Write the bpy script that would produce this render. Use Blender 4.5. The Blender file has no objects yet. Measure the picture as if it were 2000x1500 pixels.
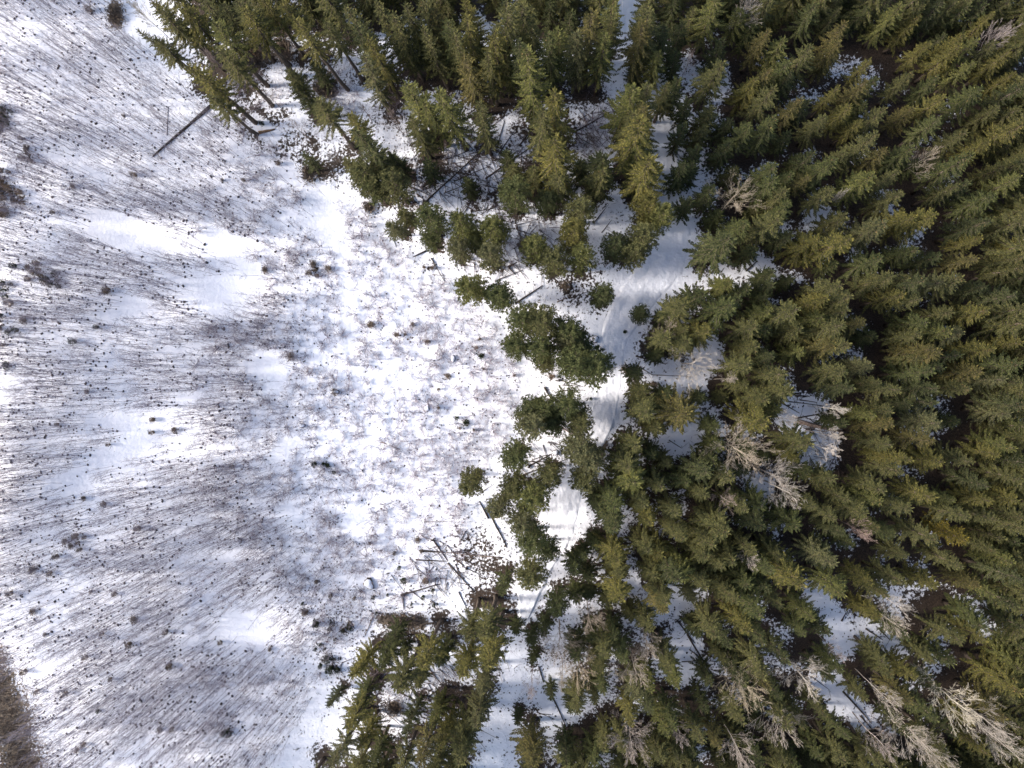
import bpy, math, random
import numpy as np
from mathutils import Vector, Matrix

# ------------------------------------------------------------------ camera, sky, sun, exposure
sc = bpy.context.scene
CAM_H = 75.0
F_PX = 1342.0                      # focal length in pixels of a 2000 px wide frame
NADIR = (1090.0, 745.0)            # pixel straight below the drone
cam_d = bpy.data.cameras.new('camera')
cam_d.sensor_width = 36.0
cam_d.lens = 36.0 * F_PX / 2000.0
cam_d.clip_end = 5000.0
cam = bpy.data.objects.new('camera', cam_d)
sc.collection.objects.link(cam)
cam.rotation_mode = 'QUATERNION'
_d = Vector(((NADIR[0] - 1000) / F_PX, -(NADIR[1] - 750) / F_PX, -1.0)).normalized()
CAM_Q = _d.rotation_difference(Vector((0, 0, -1)))
cam.rotation_quaternion = CAM_Q
cam.location = (0, 0, CAM_H)
sc.camera = cam

SUN_ELEV, SUN_AZ = math.radians(27), math.radians(180)     # azimuth of the sun, counter-clockwise from +X
world = bpy.data.worlds.new('World'); sc.world = world
world.use_nodes = True
wn = world.node_tree.nodes; wl = world.node_tree.links
sky = wn.new('ShaderNodeTexSky'); sky.sky_type = 'NISHITA'; sky.sun_disc = False
sky.sun_elevation = SUN_ELEV
sky.sun_rotation = math.pi / 2 - SUN_AZ
sky.air_density = 1.0; sky.dust_density = 2.5; sky.ozone_density = 1.0
wl.new(sky.outputs[0], wn['Background'].inputs['Color'])
wn['Background'].inputs['Strength'].default_value = 0.13
sun_d = bpy.data.lights.new('sun', 'SUN'); sun_d.energy = 3.1; sun_d.angle = math.radians(11)
sun_d.color = (1.0, 0.955, 0.90)
sun = bpy.data.objects.new('sun', sun_d); sc.collection.objects.link(sun)
sd = Vector((math.cos(SUN_ELEV) * math.cos(SUN_AZ), math.cos(SUN_ELEV) * math.sin(SUN_AZ), math.sin(SUN_ELEV)))
sun.rotation_mode = 'QUATERNION'
sun.rotation_quaternion = sd.to_track_quat('Z', 'Y')
sun.location = sd * 200
sc.view_settings.view_transform = 'Standard'
sc.view_settings.look = 'None'
sc.view_settings.gamma = 1.0
sc.view_settings.exposure = 1.33
sc.cycles.max_bounces = 6
sc.cycles.diffuse_bounces = 3
sc.cycles.transparent_max_bounces = 4

rng = np.random.default_rng(7)
random.seed(7)
COL = sc.collection.objects
PI = math.pi

# ------------------------------------------------------------------ pixel <-> ground
QM = np.array(CAM_Q.to_matrix())
def px_to(u, v, z=0.0):
    """world x, y where the ray through photo pixel (u, v) meets height z"""
    u = np.asarray(u, float); v = np.asarray(v, float)
    d = np.stack([(u - 1000) / F_PX, -(v - 750) / F_PX, -np.ones_like(u)], -1) @ QM.T
    t = (z - CAM_H) / d[..., 2]
    return d[..., 0] * t, d[..., 1] * t
def to_px(x, y, z=0.0):
    p = np.stack(np.broadcast_arrays(np.asarray(x, float), np.asarray(y, float), np.asarray(z, float) - CAM_H), -1) @ QM
    return 1000 + F_PX * p[..., 0] / -p[..., 2], 750 - F_PX * p[..., 1] / -p[..., 2]

# ------------------------------------------------------------------ noise
def _hash(ix, iy, s):
    n = (ix.astype(np.int64) * 374761393 + iy.astype(np.int64) * 668265263 + s * 1442695041) & 0xFFFFFFFF
    n = ((n ^ (n >> 13)) * 1274126177) & 0xFFFFFFFF
    return ((n ^ (n >> 16)) & 0xFFFF) / 65535.0
def vnoise(x, y, s=0):
    ix = np.floor(x); iy = np.floor(y); fx = x - ix; fy = y - iy
    fx = fx * fx * (3 - 2 * fx); fy = fy * fy * (3 - 2 * fy)
    a = _hash(ix, iy, s); b = _hash(ix + 1, iy, s); c = _hash(ix, iy + 1, s); d = _hash(ix + 1, iy + 1, s)
    return (a * (1 - fx) + b * fx) * (1 - fy) + (c * (1 - fx) + d * fx) * fy
def fbm(x, y, wl_, oct_=3, s=0):
    v = 0; a = 1; n = 0; c, sn = math.cos(.6), math.sin(.6)
    for o in range(oct_):
        v = v + a * (vnoise(x / wl_ + 17 * o, y / wl_ - 9 * o, s + o) - .5); n += a; a *= .5; wl_ = wl_ / 2.03
        x, y = x * c - y * sn, x * sn + y * c
    return v / n
def seg_dist(px, py, a, b):
    ax, ay = a; bx, by = b
    dx, dy = bx - ax, by - ay; L = dx * dx + dy * dy + 1e-9
    t = np.clip(((px - ax) * dx + (py - ay) * dy) / L, 0, 1)
    return np.hypot(px - ax - t * dx, py - ay - t * dy)
def capsules(u, v, caps, soft=.35):
    """1 inside any capsule (u0,v0,u1,v1,r) given in photo pixels, falling to 0 outside"""
    m = np.zeros_like(u)
    for (a, b, c, d, r) in caps:
        q = seg_dist(u, v, (a, b), (c, d)) / r
        m = np.maximum(m, np.clip((1 + soft - q) / (2 * soft), 0, 1))
    return m
def inside(u, v, poly):
    u = np.asarray(u, float); v = np.asarray(v, float); r = np.zeros(u.shape, bool); n = len(poly)
    for i in range(n):
        (x1, y1), (x2, y2) = poly[i], poly[(i + 1) % n]
        if y1 == y2: continue
        c = ((y1 > v) != (y2 > v)) & (u < (x2 - x1) * (v - y1) / (y2 - y1) + x1)
        r ^= c
    return r

# ------------------------------------------------------------------ layout read off the photograph (pixels of the 2000 x 1500 photo)
TREES = """1074,-2,d 1322,-2,d 1408,-4,B 298,4,y 315,21 354,18,y 385,0 438,10 462,4 508,0,y 556,4,y 678,14 738,0 766,24 790,9 822,2 846,21 920,4,y 972,10,B 1018,14,B 1196,0,B 1449,18 1532,2,y 1595,4,B 1642,11,n 1694,11 1770,2,B 1802,4 1870,4 357,49,d 476,28,y 581,38,y 637,49 809,44,y 874,38 909,42,y 1084,46 1154,35,B 1270,28 1336,46,d 1649,43 1793,34,y 1946,27,y 273,60,n 410,52 696,56 716,74,y 786,66 832,54,g 888,60 958,66,y 1014,72 1038,52 1077,70 1136,63,BBg 1178,74,B 1298,60,B 1500,54,B 1888,70,y 304,80,s 522,94,y 1415,86,d 1538,76 1588,90,B 1646,79,B 1816,79,y 1872,88,y 1915,76 1946,83 427,105 699,119,g 909,112 951,108 982,108,sy 1035,108,BB 1290,102 1329,105,d 1401,122,B 1500,124 1538,117 1703,115,yn 1906,122 1971,104,y 1996,101,d 371,130,y 560,140 1476,148,By 1543,142 1782,146 1982,142,y 511,168,y 660,168 802,166 1228,172,B 1304,168 1511,169,B 1640,171,ny 1687,162 1838,153 1996,171,d 413,189,s 578,175,d 836,196 867,182,B 1084,186,yB 1556,193 1852,180,y 1915,175,B 620,203 1052,224 1262,203 1663,203,y 1730,212 1791,207 1953,211,B 678,228,y 1252,228,y 1466,241 1516,239 1615,229 1681,236,y 1843,227 1998,239,y 696,256 1714,264 1892,257 1932,270,y 1088,280,By 1242,294,d 1368,291,d 1426,277,d 1592,299,d 1653,295 1728,293 1788,282 592,304,ds 676,312 766,304,sd 825,315,d 1140,315,d 1175,301 1276,312,By 1566,306,d 1631,308 1836,308,s 1897,315,B 699,326,P 752,346,P 1000,326,s 1088,343 1172,332 1354,326,d 1512,326 1543,340 1575,342 1717,331,B 1761,333 1998,347,B 716,350,P 909,357,sd 1000,371,BP 1394,365,d 1455,362,sy 1516,351 1536,372 1629,365 1764,374 1869,358 1070,385,dP 1136,396,P 1273,396,Py 1347,394,d 1543,399 1939,383,B 786,416,sP 822,420,P 902,424,P 1294,410,P 1480,405,s 1791,416,y 1833,416,yB 766,434,sPg 958,430,P 1122,441,Py 1453,426,B 1514,430 1723,439,gB 1928,435 1998,426 836,462,sP 926,469,sP 1038,472,P 1206,472,Pd 1256,452,P 1422,462,B 1597,462,By 1658,453,By 1921,466,y 1998,470,y 888,480,Pg 954,490,Pg 1140,497,P 1242,480,P 1473,484,d 1788,482 1996,498 1080,500,P 1719,502 1912,504 1998,523,B 916,546,P 1430,549,B 1511,529,d 1741,543,B 1771,540 1804,545 1840,547,g 1879,547 965,567,P 1182,570,Pd 1372,568,d 1462,559,d 1640,552,B 1923,567 1444,588,d 1498,585,d 1617,585,y 1658,577 1762,579,y 1795,581 1984,579,B 1021,620,P 1056,620,P 1252,612,sPd 1419,604,B 1503,613 1556,601 1613,619 1651,604 1811,622,B 1856,608 1928,604,yB 1998,615,d 1102,640,P 1336,640 1379,648,y 1473,637 1502,640,d 1565,642 1592,648,sy 1642,635 1687,633 1851,642 1010,672,P 1060,672,P 1108,665,Pg 1126,668,Pd 1304,665,d 1658,673 1798,655 1878,653,g 1996,667,By 1480,680 1572,687 1628,675 1818,676 1843,687 1941,680,yB 1066,707,Ps 1119,714,PB 1164,710,PB 1466,721 1509,702 1651,723 1707,718,g 1797,700 1838,712,d 1870,700,d 1998,716,B 1530,734 1815,732 1921,734,B 1962,741,g 1996,743 1308,770,d 1372,773,d 1458,750,g 1494,773 1545,766 1655,752,B 1714,750 1755,765 1829,761 1887,757 1035,798,Pd 1116,794,PB 1287,791,d 1998,790,B 1070,805,P 1266,805 1345,811,B 1712,809 1739,806 1975,806,BBg 1035,826,Pg 1084,826,Pd 1136,826,P 1498,826,yB 1656,827,d 1743,835 1834,829,Bg 1354,865,d 1575,865,B 1739,865 1822,865 1984,867,B 1004,896,P 1133,886,Pg 1245,875 1280,886,d 1471,880,d 1557,892,y 1741,892,y 1840,899,yB 1901,899 1957,887,y 1150,900,Pg 1228,910 1394,905,d 1581,923 1755,923 1773,903,y 1998,905,d 1077,931,P 1234,945,B 1287,948 1377,928 1426,934 1631,941,B 1926,943 1993,934 909,952,P 1000,959,P 1136,952,P 1341,950 1379,970 1658,973 1728,953 1827,973,yB 1032,980,PB 1172,990,d 1196,994,B 1257,991 1457,993 1487,984,B 1595,989 1719,979 1777,997 1860,979 1930,980,y 1980,979,By 973,1003,Pg 1273,1018,y 1323,1006 1412,1015 1559,1023 1633,1013 1690,1004 1885,1016 1946,1016 1998,1006 1012,1034,Pg 1199,1029,B 1491,1027 1646,1041 1719,1029 1744,1049 1998,1040,y 1037,1070,P 1167,1066,d 1332,1056 1392,1063 1424,1050,B 1827,1054 1890,1052,yy 1942,1072 1073,1083,Pd 1140,1092,d 1196,1095,y 1264,1077 1289,1086,y 1385,1094 1440,1095 1473,1083 1523,1088 1622,1085 1771,1088 1973,1095,B 1127,1117,d 1410,1108 1509,1117 1635,1115,g 1874,1103,g 1037,1140,P 1214,1126 1279,1131 1318,1137 1347,1130 1379,1146 1462,1146 1563,1140,yB 1705,1144,y 1759,1142 1829,1149,y 1910,1142 1998,1142 978,1158,d 1151,1169,dsP 1219,1173,yB 1359,1171,g 1417,1155 1503,1157,d 1647,1155,B 1725,1158,B 1941,1158 1090,1196,Pd 1304,1176 1345,1191,d 1435,1176 1487,1198,B 1530,1185 1982,1180,d 1305,1200 1586,1207,B 1717,1211,y 1923,1220,BB 908,1246 944,1246 1401,1245,g 1457,1239,y 1570,1238,B 1613,1239,d 1771,1243,d 1998,1229,d 757,1257,d 1036,1262,d 1158,1257,d 1203,1252,d 1426,1262,d 1494,1252 1874,1256 1914,1250,yB 782,1284,d 958,1297,y 1183,1286 1212,1295 1730,1295 1831,1298 739,1306 818,1304,y 856,1300,B 901,1320,y 1176,1315 1311,1311 1502,1318,B 1640,1309 1741,1322 1998,1302 692,1331,By 809,1347,s 1327,1349 1496,1345 1619,1325,B 1789,1327,y 1993,1345,BBy 771,1354,B 1180,1360 1243,1370,g 1275,1354 1525,1367,d 1775,1374 1986,1372 642,1383,sd 696,1385 1129,1396 1271,1396 1381,1387,d 843,1419 930,1421,gB 1237,1417,y 1444,1421 1545,1424 1570,1417 1611,1401 1825,1408 1901,1415,y 1964,1403,B 672,1433,y 791,1437,d 1302,1444 1318,1426 1656,1444 1865,1437,d 699,1462,y 859,1459,y 888,1464,B 1190,1471 1370,1451 1399,1455 1849,1471 652,1496,g 721,1496 897,1496 1034,1498,BB 1104,1493,d 1167,1495,B 1221,1475 1295,1491 1329,1496 1359,1478,d 1534,1496 1606,1489 1651,1491 1726,1496 1930,1480,y 1998,1496 818,1500 1270,1500"""
TREES += ' 1303,612,d 1312,652 1332,598 1348,668 1290,690,ds 1004,1238,ds 1062,1246,d 1088,1442,d 1120,1395,ds 948,1300 940,1362,g 1046,1300,ds 1075,1368,ds 1010,1420,ds 1335,250,d 1338,325,d 1350,200,d 1328,160,d 1253,268 1246,345,d 1262,165 1238,222 1256,62 1208,92 1264,18 1200,22 1246,118,d 800,232 832,256,d 766,300,d 985,302,d 1042,332,s 930,205'
TREES = [(int(p[0]), int(p[1]), p[2] if len(p) > 2 else '') for p in (w.split(',') for w in TREES.split())]
ROAD = [(1222, -90, 17), (1230, 0, 17), (1234, 50, 16), (1262, 120, 17), (1297, 205, 20), (1301, 290, 22), (1306, 370, 26), (1312, 440, 34),
        (1300, 510, 44), (1256, 565, 44), (1208, 640, 28), (1194, 700, 25), (1186, 770, 26), (1172, 830, 24), (1135, 905, 24), (1100, 975, 36),
        (1088, 1040, 32), (1062, 1095, 24), (1035, 1150, 24), (1027, 1190, 14), (1018, 1225, 6)]
CLEARING = [(-200, -200), (210, -200), (225, 60), (300, 105), (375, 185), (420, 222), (520, 245), (560, 300), (600, 360), (690, 400), (760, 470),
            (830, 530), (900, 590), (985, 640), (1050, 735), (1000, 820), (975, 880), (900, 960), (930, 1060), (830, 1160), (740, 1205), (650, 1290),
            (600, 1380), (530, 1500), (480, 1800), (-200, 1800)]
SNOW_OPEN = [(200, 460, 330, 470, 40), (440, 490, 440, 490, 42), (430, 580, 440, 590, 46), (520, 715, 530, 725, 34), (20, 765, 20, 765, 34), (80, 50, 90, 70, 26),
             (110, 970, 230, 910, 17), (230, 910, 330, 810, 24), (330, 810, 400, 780, 17), (200, 605, 330, 620, 14), (470, 1215, 500, 1215, 40), (380, 1090, 460, 1060, 18),
             (560, 1010, 560, 1010, 22), (690, 1020, 700, 1030, 26), (40, 1310, 140, 1270, 15), (60, 1170, 100, 1150, 13), (460, 1330, 460, 1330, 20), (270, 1475, 330, 1430, 13),
             (420, 1360, 420, 1360, 11), (665, 470, 680, 640, 12), (680, 640, 700, 760, 10), (620, 420, 655, 460, 32), (380, 310, 380, 310, 14), (45, 240, 60, 260, 20),
             (330, 540, 330, 540, 22), (490, 545, 490, 545, 34), (0, 450, 0, 450, 20), (720, 1140, 720, 1140, 16), (340, 1000, 345, 1000, 16), (540, 900, 540, 900, 14),
             (500, 240, 530, 265, 16), (560, 330, 640, 390, 18), (560, 870, 580, 860, 16), (170, 1480, 230, 1500, 12)]
BARE = [(225, 15, 228, 45, 15), (-8, 225, -4, 240, 22), (-6, 360, 0, 380, 18), (8, 415, 8, 415, 10), (-35, 1290, 22, 1400, 42), (15, 1420, 55, 1530, 46), (490, 100, 510, 110, 26),
        (1180, 868, 1170, 900, 9), (602, 335, 605, 345, 13), (722, 405, 722, 405, 10), (1020, 480, 1035, 472, 10),
        (745, 1212, 820, 1218, 16), (770, 1385, 770, 1385, 14), (555, 95, 560, 110, 18), (630, 170, 640, 180, 18)]
GAPS = [(1600, 1185), (1630, 1225), (1690, 1240), (1740, 1260), (1620, 1335), (1650, 1375), (1680, 1405), (1335, 1270), (1345, 1300), (1905, 1200), (1935, 1240), (1585, 800), (1610, 845), (1330, 860), (1350, 845), (1590, 905),
        (1410, 560), (1480, 530), (1600, 420), (1310, 740), (1340, 760), (1385, 700), (1205, 150), (1180, 290), (900, 300), (960, 330), (880, 380), (560, 150), (540, 190), (690, 190),
        (1100, 1330), (1090, 1400), (800, 1290), (850, 1310), (770, 1400), (1480, 960), (1655, 1250), (1550, 830), (1340, 1170), (1270, 1190)]
FOREST = [(420, -60), (1195, -60), (1200, 130), (1270, 190), (1268, 300), (1330, 210), (1330, 600), (1230, 720), (1225, 800), (1160, 930), (1125, 1050), (1100, 1160), (1130, 1200), (1110, 1300), (1150, 1400), (1120, 1560),
          (2060, 1560), (2060, -60), (1262, -60), (1340, 200), (1268, 300), (1200, 180), (1060, 160), (820, 150), (700, 160), (560, 120)]

# ------------------------------------------------------------------ materials
def new_mat(name):
    m = bpy.data.materials.new(name); m.use_nodes = True
    nt = m.node_tree; b = nt.nodes['Principled BSDF']
    b.inputs['Specular IOR Level'].default_value = .15
    b.inputs['Roughness'].default_value = .85
    return m, nt, nt.nodes, nt.links, b
def ramp(n, stops):
    r = n.new('ShaderNodeValToRGB'); e = r.color_ramp.elements
    while len(e) < len(stops): e.new(.5)
    for el, (p, c) in zip(e, stops): el.position = p; el.color = (*c, 1)
    return r
def needle_mat(name, stops, transl=.14):
    m, nt, n, l, b = new_mat(name)
    g = n.new('ShaderNodeNewGeometry'); oi = n.new('ShaderNodeObjectInfo')
    r = ramp(n, stops); l.new(g.outputs['Random Per Island'], r.inputs[0])
    mx = n.new('ShaderNodeMix'); mx.data_type = 'RGBA'; mx.blend_type = 'MULTIPLY'; mx.inputs[0].default_value = 1
    l.new(r.outputs[0], mx.inputs[6]); l.new(oi.outputs['Color'], mx.inputs[7])
    l.new(mx.outputs[2], b.inputs['Base Color'])
    t = n.new('ShaderNodeBsdfTranslucent'); l.new(mx.outputs[2], t.inputs['Color'])
    ms = n.new('ShaderNodeMixShader'); ms.inputs[0].default_value = transl
    l.new(b.outputs[0], ms.inputs[1]); l.new(t.outputs[0], ms.inputs[2])
    l.new(ms.outputs[0], n['Material Output'].inputs['Surface'])
    return m
def bark_mat(name, c0, c1, scale=6, tinted=False):
    m, nt, n, l, b = new_mat(name)
    tc = n.new('ShaderNodeTexCoord'); nz = n.new('ShaderNodeTexNoise'); nz.inputs['Scale'].default_value = scale
    nz.inputs['Detail'].default_value = 4
    l.new(tc.outputs['Object'], nz.inputs['Vector'])
    r = ramp(n, [(.35, c0), (.65, c1)]); l.new(nz.outputs['Fac'], r.inputs[0])
    if tinted:
        oi = n.new('ShaderNodeObjectInfo'); mx = n.new('ShaderNodeMix'); mx.data_type = 'RGBA'; mx.blend_type = 'MULTIPLY'
        mx.inputs[0].default_value = 1
        l.new(r.outputs[0], mx.inputs[6]); l.new(oi.outputs['Color'], mx.inputs[7]); l.new(mx.outputs[2], b.inputs['Base Color'])
    else: l.new(r.outputs[0], b.inputs['Base Color'])
    return m
def island_mat(name, stops):
    m, nt, n, l, b = new_mat(name)
    g = n.new('ShaderNodeNewGeometry'); r = ramp(n, stops)
    l.new(g.outputs['Random Per Island'], r.inputs[0]); l.new(r.outputs[0], b.inputs['Base Color'])
    return m
M_NEEDLE = needle_mat('spruce_needles', [(0, (.032, .036, .014)), (.5, (.068, .068, .023)), (1, (.130, .118, .040))])
M_PINE = needle_mat('pine_needles', [(0, (.046, .049, .020)), (.5, (.086, .085, .032)), (1, (.145, .135, .054))])
M_CONE = island_mat('spruce_cones', [(0, (.10, .055, .025)), (1, (.20, .115, .05))])
M_BARK = bark_mat('spruce_bark', (.055, .040, .032), (.12, .095, .075), 8)
M_PALE = bark_mat('pale_bark', (.40, .36, .32), (.62, .58, .53), 5, True)
M_SAP = bark_mat('sapling_bark', (.20, .175, .20), (.32, .285, .32), 5, True)
M_COLLAR = island_mat('root_collar', [(0, (.05, .042, .04)), (1, (.12, .095, .085))])
M_LOG = bark_mat('log_bark', (.030, .024, .021), (.085, .066, .055), 7, True)
M_DARKLEAF = needle_mat('bush_foliage', [(0, (.018, .026, .014)), (.6, (.035, .046, .022)), (1, (.065, .070, .030))])
M_BROWN = island_mat('dry_brush', [(0, (.10, .075, .06)), (.6, (.19, .145, .11)), (1, (.30, .235, .17))])
M_FLAKE = island_mat('litter_flakes', [(0, (.018, .014, .012)), (.7, (.05, .038, .03)), (1, (.11, .075, .05))])

def snow_mat(name, ground=True):
    m, nt, n, l, b = new_mat(name)
    b.inputs['Roughness'].default_value = .6
    tc = n.new('ShaderNodeTexCoord')
    def noise(scale, detail, rough=.55):
        q = n.new('ShaderNodeTexNoise'); q.inputs['Scale'].default_value = scale; q.inputs['Detail'].default_value = detail
        q.inputs['Roughness'].default_value = rough; l.new(tc.outputs['Object'], q.inputs['Vector']); return q
    def math_(op, a, bb):
        q = n.new('ShaderNodeMath'); q.operation = op
        for i, s in enumerate((a, bb)):
            if isinstance(s, (int, float)): q.inputs[i].default_value = s
            else: l.new(s, q.inputs[i])
        return q.outputs[0]
    n1 = noise(.35, 4); r = ramp(n, [(.3, (.78, .775, .825)), (.7, (.84, .835, .87))]); l.new(n1.outputs['Fac'], r.inputs[0])
    bump = n.new('ShaderNodeBump'); bump.inputs['Strength'].default_value = .8; bump.inputs['Distance'].default_value = .12
    nb = noise(2.2, 5, .6); l.new(nb.outputs['Fac'], bump.inputs['Height']); l.new(bump.outputs[0], b.inputs['Normal'])
    if not ground:
        l.new(r.outputs[0], b.inputs['Base Color']); return m
    at = n.new('ShaderNodeAttribute'); at.attribute_name = 'litter'  # litter cover plus painted shade of the forest floor
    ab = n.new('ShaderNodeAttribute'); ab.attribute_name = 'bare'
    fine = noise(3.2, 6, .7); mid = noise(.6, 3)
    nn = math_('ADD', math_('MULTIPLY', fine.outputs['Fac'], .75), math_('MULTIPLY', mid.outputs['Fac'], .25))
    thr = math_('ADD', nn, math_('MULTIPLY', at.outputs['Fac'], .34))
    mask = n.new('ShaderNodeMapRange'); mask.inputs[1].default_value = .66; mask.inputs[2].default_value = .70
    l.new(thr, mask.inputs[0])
    litter_shade = ramp(n, [(.35, (.022, .017, .014)), (.7, (.075, .052, .038))]); l.new(noise(9, 3).outputs['Fac'], litter_shade.inputs[0])  # needle litter brown, also used to paint shade between the crowns
    mx = n.new('ShaderNodeMix'); mx.data_type = 'RGBA'; l.new(mask.outputs[0], mx.inputs[0]); l.new(r.outputs[0], mx.inputs[6]); l.new(litter_shade.outputs[0], mx.inputs[7])
    thb = math_('ADD', nn, math_('MULTIPLY', ab.outputs['Fac'], .5))
    mb = n.new('ShaderNodeMapRange'); mb.inputs[1].default_value = .72; mb.inputs[2].default_value = .78; l.new(thb, mb.inputs[0])
    soil = ramp(n, [(.3, (.08, .06, .05)), (.55, (.16, .125, .095)), (.75, (.25, .20, .15))]); l.new(noise(2.6, 6, .7).outputs['Fac'], soil.inputs[0])
    mx2 = n.new('ShaderNodeMix'); mx2.data_type = 'RGBA'; l.new(mb.outputs[0], mx2.inputs[0]); l.new(mx.outputs[2], mx2.inputs[6]); l.new(soil.outputs[0], mx2.inputs[7])
    l.new(mx2.outputs[2], b.inputs['Base Color'])
    return m
M_SNOW = snow_mat('snow_ground'); M_TRACK = snow_mat('packed_snow', False)

# ------------------------------------------------------------------ mesh building
class MB:
    def __init__(s): s.v = []; s.f = []; s.m = []; s.n = 0
    def add(s, v, f, mat=0):
        s.v.append(np.asarray(v, np.float32)); s.f.append(np.asarray(f, np.int32) + s.n); s.m.append(np.full(len(f), mat, np.int32)); s.n += len(v)
    def merge(s, o, rot=0, sxy=1, sz=1, loc=(0, 0, 0), lean=(0, 0)):
        v = np.concatenate(o.v); c, si = math.cos(rot), math.sin(rot)
        w = np.stack([(v[:, 0] * c - v[:, 1] * si) * sxy + loc[0] + v[:, 2] * sz * lean[0], (v[:, 0] * si + v[:, 1] * c) * sxy + loc[1] + v[:, 2] * sz * lean[1], v[:, 2] * sz + loc[2]], 1)
        for f, m in zip(o.f, o.m): s.f.append(f + s.n); s.m.append(m)
        s.v.append(w.astype(np.float32)); s.n += len(w)
    def mesh(s, name, mats):
        me = bpy.data.meshes.new(name)
        v = np.concatenate(s.v); f = np.concatenate(s.f)       # all faces are quads
        me.vertices.add(len(v)); me.vertices.foreach_set('co', v.ravel())
        me.loops.add(f.size); me.loops.foreach_set('vertex_index', f.ravel())
        me.polygons.add(len(f)); me.polygons.foreach_set('loop_start', np.arange(0, f.size, 4, dtype=np.int32))
        for m in mats: me.materials.append(m)
        me.polygons.foreach_set('material_index', np.concatenate(s.m))
        me.update(calc_edges=True)
        return me
def unit(a): return a / (np.linalg.norm(a, axis=-1, keepdims=True) + 1e-9)
def tubes(mb, p0, p1, r0, r1, sides=3, mat=0):
    """tapered prisms between point arrays"""
    p0 = np.asarray(p0, float).reshape(-1, 3); p1 = np.asarray(p1, float).reshape(-1, 3); N = len(p0)
    if N == 0: return
    r0 = np.broadcast_to(np.asarray(r0, float), (N,)); r1 = np.broadcast_to(np.asarray(r1, float), (N,))
    d = unit(p1 - p0); ref = np.where(np.abs(d[:, 2:3]) > .9, np.array([[1., 0, 0]]), np.array([[0, 0, 1.]]))
    a = unit(np.cross(d, ref)); b = np.cross(d, a)
    ang = np.arange(sides) * 2 * PI / sides
    ring = a[:, None] * np.cos(ang)[None, :, None] + b[:, None] * np.sin(ang)[None, :, None]
    v = np.concatenate([p0[:, None] + ring * r0[:, None, None], p1[:, None] + ring * r1[:, None, None]], 1).reshape(-1, 3)
    k = np.arange(sides); k2 = (k + 1) % sides
    f = np.stack([k, k2, k2 + sides, k + sides], 1)
    mb.add(v, (f[None] + (np.arange(N) * 2 * sides)[:, None, None]).reshape(-1, 4), mat)
def polytube(mb, pts, rad, sides=6, mat=0, cap=True):
    """one connected tube along a polyline"""
    pts = np.asarray(pts, float); rad = np.asarray(rad, float); n = len(pts)
    d = unit(np.gradient(pts, axis=0)); ref = np.array([1., 0, 0]) if abs(d[0, 2]) > .8 else np.array([0, 0, 1.])
    a = unit(np.cross(d, ref)); b = np.cross(d, a); ang = np.arange(sides) * 2 * PI / sides
    v = (pts[:, None] + (a[:, None] * np.cos(ang)[None, :, None] + b[:, None] * np.sin(ang)[None, :, None]) * rad[:, None, None]).reshape(-1, 3)
    k = np.arange(sides); k2 = (k + 1) % sides
    f = np.concatenate([np.stack([k, k2, k2 + sides, k + sides], 1) + i * sides for i in range(n - 1)])
    if cap and sides == 6:
        e = (n - 1) * sides
        f = np.concatenate([f, [[3, 2, 1, 0], [5, 4, 3, 0], [e, e + 1, e + 2, e + 3], [e, e + 3, e + 4, e + 5]]])
    mb.add(v, f, mat)
def kites(mb, base, d, length, width, nrm, mat=0, belly=.45):
    """leaf-shaped quads: base point, two side points, tip"""
    d = unit(d); s = unit(np.cross(d, nrm)); L = np.asarray(length)[:, None]; W = np.asarray(width)[:, None]
    mid = base + d * L * belly
    v = np.stack([base, mid + s * W * .5, base + d * L, mid - s * W * .5], 1).reshape(-1, 3)
    mb.add(v, np.arange(len(v)).reshape(-1, 4), mat)

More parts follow.
